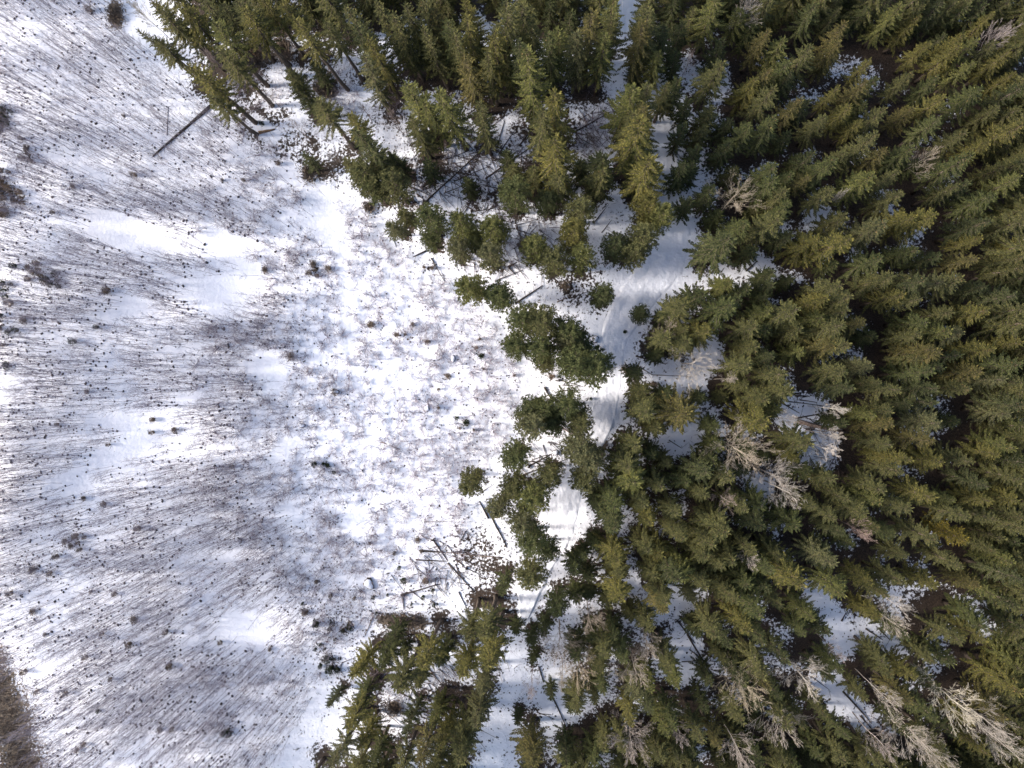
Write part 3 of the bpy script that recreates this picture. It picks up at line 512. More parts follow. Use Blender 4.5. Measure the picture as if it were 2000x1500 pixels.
# bare broadleaf trees: tip u, v, height, crown width factor, variant, tint, short name, rest of the label
BARE_TREES = [
 (1448, 372, 12, 1.0, 0, (.92, .80, .62), 'tan fan-crowned tree', 'leafless, between dark spruces on the upper track edge'),
 (1312, 643, 10, .85, 2, (.88, .76, .66), 'buff roadside tree', 'leafless with wispy crown, right where the track widens'),
 (1362, 706, 10.5, 1.05, 1, (1.15, 1.08, 1.0), 'white fluffy tree', 'leafless and frosty, beside the fork of the track'),
 (1450, 882, 12.5, 1.05, 1, (.98, .86, .70), 'spiky tan tree', 'leafless, on a blue snow gap'),
 (1530, 935, 13, .8, 0, (.95, .90, .88), 'silver fan tree', 'leafless, upper of a pale pair'),
 (1552, 968, 13, .85, 2, (.92, .88, .84), 'silver twin tree', 'leafless, lower of a pale pair'),
 (1432, 984, 12, .72, 3, (.80, .66, .62), 'pinkish round tree', 'leafless, below the spiky tan tree'),
 (1655, 800, 14, .42, 4, (1.25, 1.22, 1.2), 'white pencil tree', 'leafless and very narrow, over crossed dark logs'),
 (1556, 822, 13, .5, 4, (1.2, 1.15, 1.15), 'white tufted tree', 'leafless, on the snow gap of crossed logs'),
 (1650, 856, 14, .45, 4, (1.1, 1.05, 1.05), 'thin chalky tree', 'leafless, below the white pencil tree'),
 (1637, 880, 13.5, .55, 3, (1.3, 1.25, 1.25), 'bright white tree', 'leafless and bushy, lowest of the white group'),
 (1704, 1050, 13.5, .68, 3, (.80, .58, .56), 'rosy birch', 'leafless with white limbs in a rosy twig haze'),
 (1478, 1103, 13, .45, 2, (1.0, .92, .90), 'small forked pale tree', 'leafless, hemmed in by green spruces'),
 (1766, 1192, 13, .78, 0, (1.15, 1.12, 1.12), 'whitish curling tree', 'leafless, upper tree on the long snow gap'),
 (1764, 1230, 12.5, .70, 2, (1.0, .92, .84), 'cream drooping tree', 'leafless, lower tree on the long snow gap'),
 (1588, 1344, 14, .95, 0, (1.12, 1.06, 1.0), 'big silvery fan tree', 'leafless, standing over the lower snow gap'),
 (1470, 1358, 13.5, .95, 1, (.90, .78, .58), 'golden-hearted bare tree', 'leafless, amber towards its middle'),
 (1540, 1436, 14, .9, 0, (.98, .90, .82), 'pale splayed tree', 'leafless, between the big fan and the bottom edge'),
 (1452, 1488, 14, .85, 2, (1.0, .90, .84), 'pale bottom-edge tree', 'leafless, cut by the bottom edge'),
 (1336, 1460, 13, .6, 3, (.80, .72, .74), 'small mauve-grey tree', 'leafless, among bottom-edge spruces'),
 (1897, 1394, 16, 1.15, 0, (1.22, 1.16, .98), 'great ivory fan tree', 'leafless, largest bare crown of the forest'),
 (1800, 1462, 16, 1.0, 2, (1.0, .93, .86), 'ivory sprawling tree', 'leafless, leaning over the lower clearing edge'),
 (1752, 1385, 15, .6, 0, (1.05, .98, .92), 'long-limbed pale tree', 'leafless, at the end of the snow gap'),
 (1748, 1484, 15, .85, 3, (.88, .78, .78), 'mauve bottom tree', 'leafless, hazy twigs over the bottom edge'),
 (1850, 1496, 16, .8, 2, (1.05, .97, .88), 'ivory corner tree', 'leafless, below the great ivory fan'),
 (1962, 1438, 16, .75, 0, (1.0, .94, .90), 'pale corner fan', 'leafless, right of the great ivory fan'),
 (1988, 1480, 16, .8, 2, (1.0, .95, .90), 'lowest corner fan', 'leafless, at the corner below the pale corner fan'),
 (1135, 1325, 12.5, .8, 1, (.92, .76, .54), 'honey-coloured tree', 'leafless, lower half of a tan thicket beside the track'),
 (1092, 1275, 12, .85, 1, (.70, .58, .48), 'brown twiggy tree', 'leafless, upper half of a tan thicket beside the track'),
 (1098, 1348, 11, .6, 3, (.82, .70, .48), 'yellowish bushy tree', 'leafless, foot of the tan thicket'),
 (1248, 1328, 13, .85, 0, (.98, .86, .76), 'beige spreading tree', 'leafless, over green spruces'),
 (1274, 1280, 13, .6, 2, (.95, .85, .78), 'beige upper tree', 'leafless, just above the beige spreading tree'),
 (1236, 1464, 13, .9, 1, (.90, .80, .78), 'grey-pink dome tree', 'leafless and rounded, near the bottom edge'),
 (1154, 1228, 12, .7, 0, (.95, .80, .66), 'slender tan tree', 'leafless, below the brown thicket of the lower track'),
 (1036, 1368, 11, .6, 3, (.86, .68, .66), 'pink track tree', 'leafless, leaning over the lower track'),
 (758, 214, 10, .72, 3, (.88, .70, .70), 'pink upland birch', 'leafless, among dark spruces above the log field'),
 (566, 236, 9.5, .70, 3, (.84, .70, .68), 'pinkish edge birch', 'leafless, where the clearing meets the upper forest'),
 (396, 96, 15, .52, 3, (.88, .70, .70), 'long pink birch', 'leafless, slanting beside the clearing'),
 (248, 2, 15, .55, 4, (1.0, .95, .84), 'long straw-grey tree', 'leafless, slanting along the clearing top'),
 (1226, 296, 9, .42, 4, (.9, .82, .82), 'small grey upper tree', 'leafless, beside the upper part of the track'),
 (1353, 99, 12, .40, 3, (.86, .66, .68), 'little rosy birch', 'leafless, in deep shade by the upper track'),
 (1985, 45, 15, .75, 3, (.72, .64, .70), 'violet hazy tree', 'leafless, at the upper forest corner'),
 (1832, 292, 14, .62, 0, (.85, .74, .62), 'brown swept tree', 'leafless, branches swept to one side'),
 (1472, -4, 14, .65, 2, (.95, .88, .84), 'pale top-edge tree', 'leafless, cut by the top edge'),
 (1660, 366, 12.5, .3, 4, (1.0, .96, .95), 'tiny silver tree', 'leafless, half hidden by spruces'),
 (1652, 1292, 12, .42, 3, (.78, .66, .70), 'small purple-grey tree', 'leafless, half under spruces over the snow gap'),
 (1440, 740, 12, .38, 4, (.95, .86, .82), 'thin track-fork tree', 'leafless, stretched beside the white fluffy tree'),
 (1268, 676, 4, .5, 2, (.55, .46, .42), 'low brown tree', 'leafless, on the inner bend of the track'),
 (704, 205, 6.5, .55, 3, (.62, .50, .50), 'wispy grey upland tree', 'leafless, just beside the pink upland birch'),
 (1012, 222, 6.5, .60, 3, (.58, .50, .52), 'mauve twig tree', 'leafless, above the fallen logs'),
 (868, 178, 7, .50, 3, (.58, .50, .50), 'dusky twig tree', 'leafless, in the upper stand'),
 (1152, 262, 6, .50, 3, (.60, .52, .52), 'brown-grey twig tree', 'leafless, in the gap above the upper track pines'),
 (525, 188, 7, .55, 3, (.66, .54, .54), 'soft pinkish shrubby tree', 'leafless, at the upper clearing corner'),
 (470, 150, 8, .50, 3, (.70, .56, .56), 'dull rose tree', 'leafless, on the upper forest edge'),
 (330, 88, 8, .48, 3, (.72, .62, .56), 'straw twig tree', 'leafless, on the upper forest edge by the clearing'),
 (640, 300, 5, .55, 3, (.60, .52, .50), 'low grey-brown tree', 'leafless, between clearing and log field'),
 (800, 270, 6, .50, 3, (.56, .48, .48), 'shaded twig tree', 'leafless, over the snow of the log field'),
]
LITTER_SPOTS = []
ENTRIES = []                        # (object, description, u, v) still waiting for a label
LAND = []                           # landmarks: (short name, u, v)
def link(name, me, parent=None, loc=None):
    o = bpy.data.objects.new(name, me); COL.link(o)
    if parent: o.parent = parent
    if loc is not None: o.location = loc
    return o
def tag(o, label, cat, group=None):
    if label: o['label'] = label
    o['category'] = cat
    if group: o['group'] = group
def plant(name, meshes, loc, rot, sxy, sz, tint=None, lean=(0, 0)):
    """an Empty at the foot of a plant with its trunk and crown as children"""
    e = bpy.data.objects.new(name, None); COL.link(e); e.location = loc
    e.rotation_euler = (lean[0], lean[1], rot); e.scale = (sxy, sxy, sz); e.empty_display_size = .3
    for pn, me in meshes:
        c = bpy.data.objects.new(pn, me); COL.link(c); c.parent = e
        if tint: c.color = (*tint, 1)
    return e

# ---- conifers
def pair(tc, nm, leafmats): return (tc[0].mesh(nm + '_trunk', [M_BARK]), tc[1].mesh(nm + '_crown', leafmats), tc)
SPR = [make_spruce(11, 17, 1.55, .72, .44), make_spruce(12, 17.5, 1.7, .68, .50, .75), make_spruce(13, 16.5, 1.4, .70, .42, .5, True),
       make_spruce(14, 17, 1.8, .72, .54, .85, True), make_spruce(15, 17, 1.5, .66, .46, .65), make_spruce(16, 18, 1.9, .74, .54, .7, True),
       make_spruce(17, 17, 1.6, .70, .48, .95), make_spruce(18, 17, 1.45, .76, .40, .6, True)]
TALL = [make_spruce(21, 18, 1.45, .50, .40, .5), make_spruce(22, 18, 1.6, .44, .42, .6)]
SMALL = [make_spruce(31, 9, 1.4, .86, .38, .5), make_spruce(32, 9.5, 1.3, .82, .38, .6)]
PIN = [make_pine(41, 10.5, 1.45), make_pine(42, 11, 1.6, .58), make_pine(43, 10, 1.3, .66)]
SPR_M = [pair(t, 'spruce', [M_NEEDLE, M_CONE]) for t in SPR]
TALL_M = [pair(t, 'tall_spruce', [M_NEEDLE, M_CONE]) for t in TALL]
SMALL_M = [pair(t, 'young_spruce', [M_NEEDLE, M_CONE]) for t in SMALL]
PIN_M = [pair(t, 'pine', [M_PINE]) for t in PIN]
VH = {'S': [17, 17.5, 16.5, 17, 17, 18, 17, 17], 'T': [18, 18], 'D': [9, 9.5], 'P': [10.5, 11, 10]}
SETS = {'S': SPR_M, 'T': TALL_M, 'D': SMALL_M, 'P': PIN_M}
TINTS = {'olive': (1.0, 1.0, 1.0), 'mossy': (.82, .92, .88), 'dusky': (.70, .78, .84), 'bronze': (1.12, .99, .92), 'bright': (1.14, 1.18, 1.0)}
def score(f): return f.count('B') * 2 + f.count('y') - f.count('s') * 2 + (f.count('n') > 0) * -1
cand = []
for u, v, f in TREES:
    r = random.Random(u * 7919 + v)
    kind = 'P' if 'P' in f else 'D' if 'd' in f else 'T' if ((u < 690 and v < 300) or (620 < u < 985 and v > 1170 and r.random() < .6)) else 'S'
    vi = r.randrange(len(SETS[kind]))
    if kind == 'S': h = r.gauss(10.8, 1.1) + f.count('B') * 1.1 - 3 * ('s' in f)
    elif kind == 'T': h = r.gauss(12.3, 1.1) + f.count('B') * 1.0 - 3.4 * ('s' in f)
    elif kind == 'D': h = r.gauss(7.0, 1.0) - 2.4 * ('s' in f)
    else: h = r.gauss(9.2, .8) + 1.0 * ('B' in f) - 3.4 * ('s' in f) - 2 * ('d' in f)
    near = math.hypot(u - NADIR[0], v - NADIR[1])
    if kind == 'S' and near < 420: h = min(h, 10.2 + r.random() * 1.2 + f.count('B'))
    h = max(3.6, h * (.95 - .24 * min(1, max(0, (near - 380) / 520)) if kind == 'S' else 1))
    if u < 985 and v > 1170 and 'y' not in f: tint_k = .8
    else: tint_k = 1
    if kind == 'S' and 690 < u < 1290 and v < 330: h = r.gauss(12.6, 1.0) + f.count('B') - 3.5 * ('s' in f)
    tu, tv = u - NADIR[0], v - NADIR[1]
    drop = False
    for (gu, gv) in GAPS:                                    # stems beside an open snow gap are short enough to leave it open
        k_ = (CAM_H - h) / (CAM_H - .3 * h); d_ = float(seg_dist(gu, gv, (NADIR[0] + tu * k_, NADIR[1] + tv * k_), (u, v)))
        if d_ < 13 and 'B' not in f and 'P' not in f and math.hypot(gu - u, gv - v) > 14: drop = True
        if d_ < 21: h *= .76
    if drop: continue
    sxy = (h / VH[kind][vi]) ** .45 * r.uniform(.88, 1.18) * ((1.22 if near > 560 else 1.36) if kind == 'S' else 1.28 if kind == 'T' else 1.08) * (1 + .16 * min(2, f.count('B'))) * (.72 if 'n' in f else 1) * (.9 if 's' in f else 1)
    if 'yy' in f: tn, tint = 'golden', (1.5, 1.2, .62)
    elif 'y' in f: tn, tint = 'yellow-tinged', (1.22, 1.13, .88)
    elif 'g' in f: tn, tint = 'grey-green', (1.12, 1.12, 1.35)
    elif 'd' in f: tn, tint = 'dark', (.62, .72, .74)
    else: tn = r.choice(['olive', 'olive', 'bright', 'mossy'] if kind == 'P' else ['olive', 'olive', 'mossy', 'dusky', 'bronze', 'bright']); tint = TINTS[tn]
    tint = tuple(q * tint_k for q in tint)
    x, y = (float(c) for c in px_to(u, v, h)); z = H(x, y)
    LITTER_SPOTS.append((x, y, 1.45 if kind in 'ST' else 1.0, .70))
    cand.append(dict(u=u, v=v, f=f, kind=kind, vi=vi, h=h, sxy=sxy, sz=h / VH[kind][vi], tn=tn, tint=tint, x=x, y=y, z=z - .05, rot=r.uniform(0, 6.28),
                     lean=(r.gauss(0, .018), r.gauss(0, .018))))
# young spruces fill what the crowns above leave uncovered
GX, GY = np.meshgrid(np.arange(430, 2040, 12.), np.arange(-40, 1540, 12.)); cov = ~inside(GX, GY, FOREST)
for gu, gv in GAPS: cov |= np.hypot(GX - gu, GY - gv) < 34
for c in cand:
    k_ = (CAM_H - c['h']) / (CAM_H - .25 * c['h']); cov |= seg_dist(GX, GY, (NADIR[0] + (c['u'] - NADIR[0]) * k_, NADIR[1] + (c['v'] - NADIR[1]) * k_), (c['u'], c['v'])) < 27 * c['sxy']
for i, w in enumerate(BARE_TREES): cov |= np.hypot(GX - w[0], GY - w[1]) < 34
fr = random.Random(3); nf = 0
while nf < 150 and not cov.all():
    ii = np.argwhere(~cov); a_, b_ = ii[fr.randrange(len(ii))]; u, v = float(GX[a_, b_]), float(GY[a_, b_]); cov |= np.hypot(GX - u, GY - v) < 36
    h = max(3.2, fr.gauss(6.0, 1.1)); x, y = (float(q) for q in px_to(u, v, h)); nf += 1
    if float(road_q(np.array([x]), np.array([y]))[0]) < 1.6: continue
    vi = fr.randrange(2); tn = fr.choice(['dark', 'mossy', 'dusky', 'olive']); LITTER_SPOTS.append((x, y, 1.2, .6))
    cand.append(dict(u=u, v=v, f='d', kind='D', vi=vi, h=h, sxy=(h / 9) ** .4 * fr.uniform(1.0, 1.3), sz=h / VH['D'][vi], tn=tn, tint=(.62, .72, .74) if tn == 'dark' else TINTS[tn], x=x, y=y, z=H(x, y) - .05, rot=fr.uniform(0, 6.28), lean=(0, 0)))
print('fill', nf)
big = [c for c in cand if c['kind'] in 'ST']; big.sort(key=lambda c: (-score(c['f']), c['u'] * 31 % 97))
rest = big[298:]
mr = random.Random(5)
MARGIN = [(2040 + mr.uniform(-22, 22), v + mr.uniform(-20, 20)) for v in range(-90, 1600, 52)] + [(2105 + mr.uniform(-25, 25), v + mr.uniform(-20, 20)) for v in range(-110, 1640, 58)] + [(2170 + mr.uniform(-25, 25), v + mr.uniform(-20, 20)) for v in range(-130, 1680, 62)] + \
         [(u + mr.uniform(-20, 20), -45 + mr.uniform(-22, 22)) for u in range(300, 2000, 55) if not 1195 < u < 1265] + [(u + mr.uniform(-20, 20), -112 + mr.uniform(-22, 22)) for u in range(230, 2100, 60) if not 1190 < u < 1250] + [(u + mr.uniform(-20, 20), 1548 + mr.uniform(-22, 22)) for u in range(660, 2000, 55) if not 930 < u < 1000] + [(u + mr.uniform(-20, 20), 1620 + mr.uniform(-25, 25)) for u in range(560, 2060, 60) if not 910 < u < 1000] + [(u + mr.uniform(-20, 20), 1690 + mr.uniform(-25, 25)) for u in range(520, 2060, 66) if not 900 < u < 990]
for u, v in MARGIN:
    h = mr.gauss(8.8, 1.0); vi = mr.randrange(len(SPR_M)); x, y = (float(q) for q in px_to(u, v, h)); z = H(x, y)
    LITTER_SPOTS.append((x, y, 1.6, .8))
    rest.append(dict(u=u, v=v, f='', kind='S', vi=vi, h=h, sxy=mr.uniform(1.0, 1.3), sz=h / VH['S'][vi], x=x, y=y, z=z - .05, rot=mr.uniform(0, 6.28)))
def size_word(c):
    if c['kind'] == 'P': return 'large' if 'B' in c['f'] else 'small' if 's' in c['f'] else 'medium'
    if c['kind'] == 'D': return 'stubby' if 's' in c['f'] else 'short'
    if c['f'].count('B') > 1: return 'very large'
    return 'broad' if 'B' in c['f'] else 'slim' if ('n' in c['f'] or 's' in c['f']) else 'lanky' if c['kind'] == 'T' else 'tall'
NAMES = {'S': ('spruce_tree', 'spruce', 'spruce', 'spruces of the forest'), 'T': ('spruce_tree', 'spruce', 'spruce', 'spruces of the forest'),
         'D': ('young_spruce', 'young spruce', 'understorey spruce', 'young spruces under the tall trees'), 'P': ('pine_tree', 'pine', 'bushy pine', 'pines along the clearing edge')}
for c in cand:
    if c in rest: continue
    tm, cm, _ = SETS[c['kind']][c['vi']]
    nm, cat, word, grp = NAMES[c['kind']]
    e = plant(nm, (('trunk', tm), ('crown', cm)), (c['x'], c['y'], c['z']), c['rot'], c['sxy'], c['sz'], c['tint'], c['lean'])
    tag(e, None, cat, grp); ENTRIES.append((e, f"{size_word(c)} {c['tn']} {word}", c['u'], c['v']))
# the remaining, mostly hidden spruces as one mass
mb = MB()
for c in rest:
    src = SETS[c['kind']][c['vi']][2]
    mb.merge(src[1], c['rot'], c['sxy'], c['sz'], (c['x'], c['y'], c['z']))
    t2 = MB(); t2.v = src[0].v; t2.f = src[0].f; t2.m = [np.full(len(f), 2, np.int32) for f in src[0].f]
    mb.merge(t2, c['rot'], c['sxy'], c['sz'], (c['x'], c['y'], c['z']))
o = link('spruce_forest', mb.mesh('spruce_forest', [M_NEEDLE, M_CONE, M_BARK])); o['kind'] = 'stuff'
tag(o, 'further spruces filling the dense forest between the separate trees', 'forest')

# ---- bare broadleaf trees
BV = [make_bare(51, 13, 3.3, .40, 20, .06, .0075), make_bare(52, 12, 3.1, .38, 22, .02, .0075), make_bare(53, 13, 3.0, .42, 18, .05, .0075), make_bare(54, 13, 2.5, .38, 20, .05, .008), make_bare(55, 13.5, 2.3, .42, 22, .04, .010, .9)]
BVH = [13, 12, 13, 13, 13.5]
BV_M = [(t[0].mesh('bare_trunk', [M_PALE]), t[1].mesh('bare_crown', [M_PALE])) for t in BV]
for i, (u, v, h, w, vi, tint, short, restl) in enumerate(BARE_TREES):
    h = h * .77 * (1 - .2 * min(1, max(0, (math.hypot(u - NADIR[0], v - NADIR[1]) - 400) / 500))); w = w * (.92 if u < 1700 else .80); tint = tuple(.70 * q * .7 + .70 * .3 * (tint[0] + tint[1] + tint[2]) / 3 for q in tint)
    x, y = (float(c) for c in px_to(u, v, h)); z = H(x, y)
    e = plant('bare_tree', (('trunk', BV_M[vi][0]), ('crown', BV_M[vi][1])), (x, y, z - .05), i * 1.7, w * 1.12 * h / BVH[vi] / (1 if h > 6 else .6), h / BVH[vi], tint)
    tag(e, f'{short}, {restl}', 'bare tree', 'leafless broadleaf trees'); LAND.append((short, u, v))
    LITTER_SPOTS.append((x, y, 1.2, .35))

# ---- fallen logs
LV = {}
for i, w in enumerate(LOGS.split()):
    p = w.split(','); f = p[4] if len(p) > 4 else ''; u0, v0, u1, v1 = (float(q) for q in p[:4])
    x0, y0 = (float(c) for c in px_to(u0, v0)); x1, y1 = (float(c) for c in px_to(u1, v1)); z0, z1 = H(x0, y0), H(x1, y1)
    L = math.dist((x0, y0), (x1, y1)); r = (.23 if 'T' in f else .105 if 't' in f else .065) * (1 + .1 * math.sin(i * 2.3))
    if 'y' in f: r = .2
    me_ = make_log(100 + i, L, r, int(L * 6) if 'T' in f and 'b' in f else int(L * 2.6) if 'b' in f else int(L * .8), 'r' in f).mesh('log', [M_LOG])
    o = link('fallen_log', me_, None, (x0, y0, z0)); d = Vector((x1 - x0, y1 - y0, z1 - z0)).normalized()
    o.rotation_euler = (0, -math.asin(d.z), math.atan2(d.y, d.x))
    tint = (3.2, 3.0, 2.9) if 'g' in f else (3.0, 2.3, 1.5) if 'y' in f else (1, 1, 1); o.color = (*tint, 1)
    dsc = ('long' if L > 9 else 'short' if L < 3.2 else 'mid-length') + (' grey' if 'g' in f else ' tan' if 'y' in f else ' dark') + (' uprooted log' if 'r' in f else ' branchy log' if 'b' in f else ' fallen log')
    tag(o, None, 'log', 'fallen logs on the snow'); ENTRIES.append((o, dsc, (u0 + u1) / 2, (v0 + v1) / 2))

# ---- boulders with snow caps
BOULD = [(720, 1141, 1.15, 'snow-capped boulder'), (885, 700, .62, None), (835, 797, .6, None), (1163, 662, .7, None), (590, 831, .6, None), (465, 1057, .6, None), (1085, 884, .6, None), (655, 765, .7, None)]
for i, (u, v, R, nm) in enumerate(BOULD):
    R *= .58
    x, y = (float(c) for c in px_to(u, v)); z = H(x, y); rk, cp = make_boulder(200 + i, R)
    e = bpy.data.objects.new('boulder', None); COL.link(e); e.location = (x, y, z); e.rotation_euler = (0, 0, i * .9)
    link('rock', rk.mesh('rock', [M_LOG]), e).color = (1.7, 1.75, 1.8, 1); link('snow_cap', cp.mesh('snow_cap', [M_TRACK]), e)
    for pl in e.children:
        if pl.name.startswith('snow'): pl.data.polygons.foreach_set('use_smooth', np.ones(len(pl.data.polygons), bool))
    tag(e, None, 'boulder', 'snow capped boulders')
    if nm: e['label'] = 'largest snow-capped boulder, alone on the open lower clearing'; LAND.append(('largest boulder', u, v))
    else: ENTRIES.append((e, 'small snow-capped boulder', u, v))

# ---- small bushes and tussocks standing in the snow
GB = [make_bush(61, .9, 1.0, 420), make_bush(62, .9, 1.2, 420), make_bush(63, .9, .8, 380)]
GB_M = [g.mesh('green_bush', [M_DARKLEAF]) for g in GB]; BB_M = [g.mesh('brown_bush', [M_BROWN]) for g in GB]
BL = []
for w in BUSHES.split():
    p = w.split(','); rp = float(p[2])
    if rp < 13: BL.append(w); continue
    for k in range(int(rp / 3)):
        a_, s_ = k * 2.4, rp * 1.15 * math.sqrt((k + .5) / (rp / 3)); BL.append(f"{float(p[0]) + s_ * math.cos(a_):.0f},{float(p[1]) + s_ * math.sin(a_):.0f},{5 + (k * 37 % 5)},{p[3]}")
for i, w in enumerate(BL):
    p = w.split(','); u, v, rp = (float(q) for q in p[:3]); g_ = p[3] == 'g'
    x, y = (float(c) for c in px_to(u, v)); R = rp * CAM_H / F_PX * 1.1; z = H(x, y)
    o = link('evergreen_bush' if g_ else 'brown_tussock', (GB_M if g_ else BB_M)[i % 3], None, (x, y, z - .04)); o.rotation_euler = (0, 0, i * 2.1)
    o.scale = (R / .9, R / .9 * (.75 + .25 * math.sin(i * 1.3) ** 2), min(1.6, .45 + R * .8))
    o.color = (1, 1, 1, 1)
    tag(o, None, 'bush', 'small evergreen bushes in the snow' if g_ else 'brown tussocks in the snow')
    ENTRIES.append((o, ('big ' if rp >= 13 else 'tiny ' if rp < 6 else 'small ') + ('dark evergreen bush' if g_ else 'brown tussock'), u, v))
    LITTER_SPOTS.append((x, y, .4 + R * .6, .35))

# ---- young saplings and shrubs of the clearing
SAPV = [make_sapling(300 + k, 5.0) for k in range(8)]
g = np.random.default_rng(99)
for k, s_ in enumerate(SAPV):
    s_.m = [np.zeros(len(f), np.int32) for f in s_.f]
    if k % 8 < 4: lump(s_, g, np.array([0, 0, .03]), .085 + .02 * (k % 4), .8, 1)
SHRV = [make_shrub(330 + k, .95, 9 + k) for k in range(6)]
U = g.uniform(-60, 1010, 75000); V = g.uniform(-60, 1560, 75000)
X, Y = px_to(U, V); UW = U + fbm(X, Y, 3., 3, 61) * 95; VW = V + fbm(X, Y, 3., 3, 67) * 95
ok = inside(U, V, CLEARING) & (capsules(UW, VW, SNOW_OPEN, .16) < g.uniform(.2, .8, len(U))) & (capsules(U, V, BARE, .2) < .3)
U, V, X, Y = U[ok], V[ok], X[ok], Y[ok]
stripe = fbm(X, Y, 9., 3, 51) * .9 + fbm(X, Y, 1.7, 3, 53) * 2.4 + .70
wts = np.clip((650 - U) / 190, .05, 1) * np.clip(stripe, .04, 1.05)
wts *= np.clip(.85 - 3.6 * fbm(X, Y, 2.5, 3, 57), .04, 1)
wts = np.where((V > 1000) & (U > 470), np.maximum(wts, np.clip(.85 - 3.6 * fbm(X, Y, 2.5, 3, 57), .04, 1) * .55 * np.clip((760 - U) / 120, 0, 1)), wts)
keep = g.random(len(U)) < wts; U, V, X, Y = U[keep], V[keep], X[keep], Y[keep]
cell = {}; sel = []
for i in range(len(X)):                                      # keep stems at least 0.45 m apart
    k = (int(X[i] // .45), int(Y[i] // .45))
    if k in cell: continue
    cell[k] = 1; sel.append(i)
    if len(sel) >= 8800: break
U, V, X, Y = U[sel], V[sel], X[sel], Y[sel]; Z = height(X, Y)
HS = np.clip(np.where(U < 480, 4.7, 4.7 - (U - 480) / 240 * 2.2) * g.uniform(.55, 1.25, len(U)), 1.3, 6.2)
SAP_M = [s_.mesh('sapling', [M_SAP, M_COLLAR]) for s_ in SAPV]
order = np.argsort(-HS * np.where((U > 0) & (U < 900) & (V > 0) & (V < 1500), 1, .1)); solo = set(order[:290].tolist()); mb = MB()
for i in range(len(U)):
    k = int(g.integers(0, 8)); rot = g.uniform(0, 6.28); q = HS[i] / 5
    if i in solo:
        o = link('bare_sapling', SAP_M[k], None, (X[i], Y[i], Z[i] - .03)); o.rotation_euler = (g.normal(0, .05), g.normal(0, .05), rot); o.scale = (q, q, q); o.color = (1, 1, 1, 1)
        tag(o, 'one of the tallest thin bare saplings standing above the dense thicket on snow', 'sapling', 'tallest saplings of the clearing')
    else: mb.merge(SAPV[k], rot, q, q, (X[i], Y[i], Z[i] - .03), g.normal(0, .06, 2))
o = link('sapling_thicket', mb.mesh('sapling_thicket', [M_SAP, M_COLLAR])); o['kind'] = 'stuff'; o.color = (1, 1, 1, 1)
tag(o, 'dense thicket of thin leafless saplings covering the snowy clearing', 'sapling thicket')
N_SAP = len(U)
# shrubs
U = g.uniform(380, 1010, 14000); V = g.uniform(180, 1420, 14000)
ok = inside(U, V, CLEARING) & (capsules(U, V, SNOW_OPEN, .2) < .3); U, V = U[ok], V[ok]
X, Y = px_to(U, V); mid = np.clip(1.35 - np.hypot((U - 780) / 340, (V - 730) / 440), .05, 1) * np.clip(.75 + 2.6 * fbm(X, Y, 3., 3, 71), .05, 1); keep = g.random(len(U)) < mid
U, V = U[keep], V[keep]; X, Y = px_to(U, V); cell = set(); sel = []
for i in range(len(X)):
    k = (int(X[i] // 1.0), int(Y[i] // 1.0))
    if k in cell: continue
    cell.add(k); sel.append(i)
    if len(sel) >= 1100: break
U, V, X, Y = U[sel], V[sel], X[sel], Y[sel]; Z = height(X, Y); SC = g.uniform(.35, 1.3, len(U)) ** 1.2; SHR_M = [s_.mesh('shrub', [M_SAP]) for s_ in SHRV]
order = np.argsort(-SC); solo = set(order[:270].tolist()); mb = MB()
for i in range(len(U)):
    k = int(g.integers(0, 6)); rot = g.uniform(0, 6.28); s = SC[i]
    if i in solo:
        o = link('bare_shrub', SHR_M[k], None, (X[i], Y[i], Z[i] - .03)); o.rotation_euler = (0, 0, rot); o.scale = (s, s, s * .9); o.color = (1, .93, .93, 1)
        tag(o, None, 'shrub', 'leafless shrubs of the clearing'); ENTRIES.append((o, ('wide' if s > 1.15 else 'medium') + ' leafless grey shrub', U[i], V[i]))
    else: mb.merge(SHRV[k], rot, s, s * .9, (X[i], Y[i], Z[i] - .03))
n = 7000; u_ = g.uniform(470, 1010, n); v_ = g.uniform(200, 1400, n); X, Y = px_to(u_, v_)
ok = inside(u_, v_, CLEARING) & (capsules(u_, v_, SNOW_OPEN, .3) < .3) & (g.random(n) < np.clip(.6 + 2.8 * fbm(X, Y, 2.2, 3, 73), .03, 1)); X, Y = X[ok], Y[ok]; n = len(X); Z = height(X, Y) - .02
for k in range(4):                                           # tufts of four fine stems
    a = g.uniform(0, 6.28, n); e = g.uniform(.3, 1.3, n); L = g.uniform(.2, .75, n); T1 = np.stack([X + np.cos(a) * np.sin(e) * L, Y + np.sin(a) * np.sin(e) * L, Z + np.cos(e) * L], 1)
    tubes(mb, np.stack([X, Y, Z], 1), T1, .009, .004, 3)
n = 2600; zc = g.integers(0, 6, n); ZB = np.array([(900, 320, 150, 90), (700, 200, 90, 60), (500, 180, 60, 50), (1150, 240, 60, 80), (800, 1320, 120, 100), (1000, 470, 90, 60)], float)
u_ = ZB[zc, 0] + g.normal(0, .6, n) * ZB[zc, 2]; v_ = ZB[zc, 1] + g.normal(0, .6, n) * ZB[zc, 3]; X, Y = px_to(u_, v_); ok = (road_q(X, Y) > 1.3) & (fbm(X, Y, 2., 2, 81) > -.03); X, Y = X[ok], Y[ok]; n = len(X); Z = height(X, Y) - .02
for k in range(5):
    a = g.uniform(0, 6.28, n); e = g.uniform(.2, 1.2, n); L = g.uniform(.3, 1.2, n); tubes(mb, np.stack([X, Y, Z], 1), np.stack([X + np.cos(a) * np.sin(e) * L, Y + np.sin(a) * np.sin(e) * L, Z + np.cos(e) * L], 1), .011, .004, 3)
o = link('low_brush', mb.mesh('low_brush', [M_SAP])); o['kind'] = 'stuff'; o.color = (1, .93, .93, 1)
tag(o, 'smallest leafless twigs and brush poking through the clearing snow', 'brush')

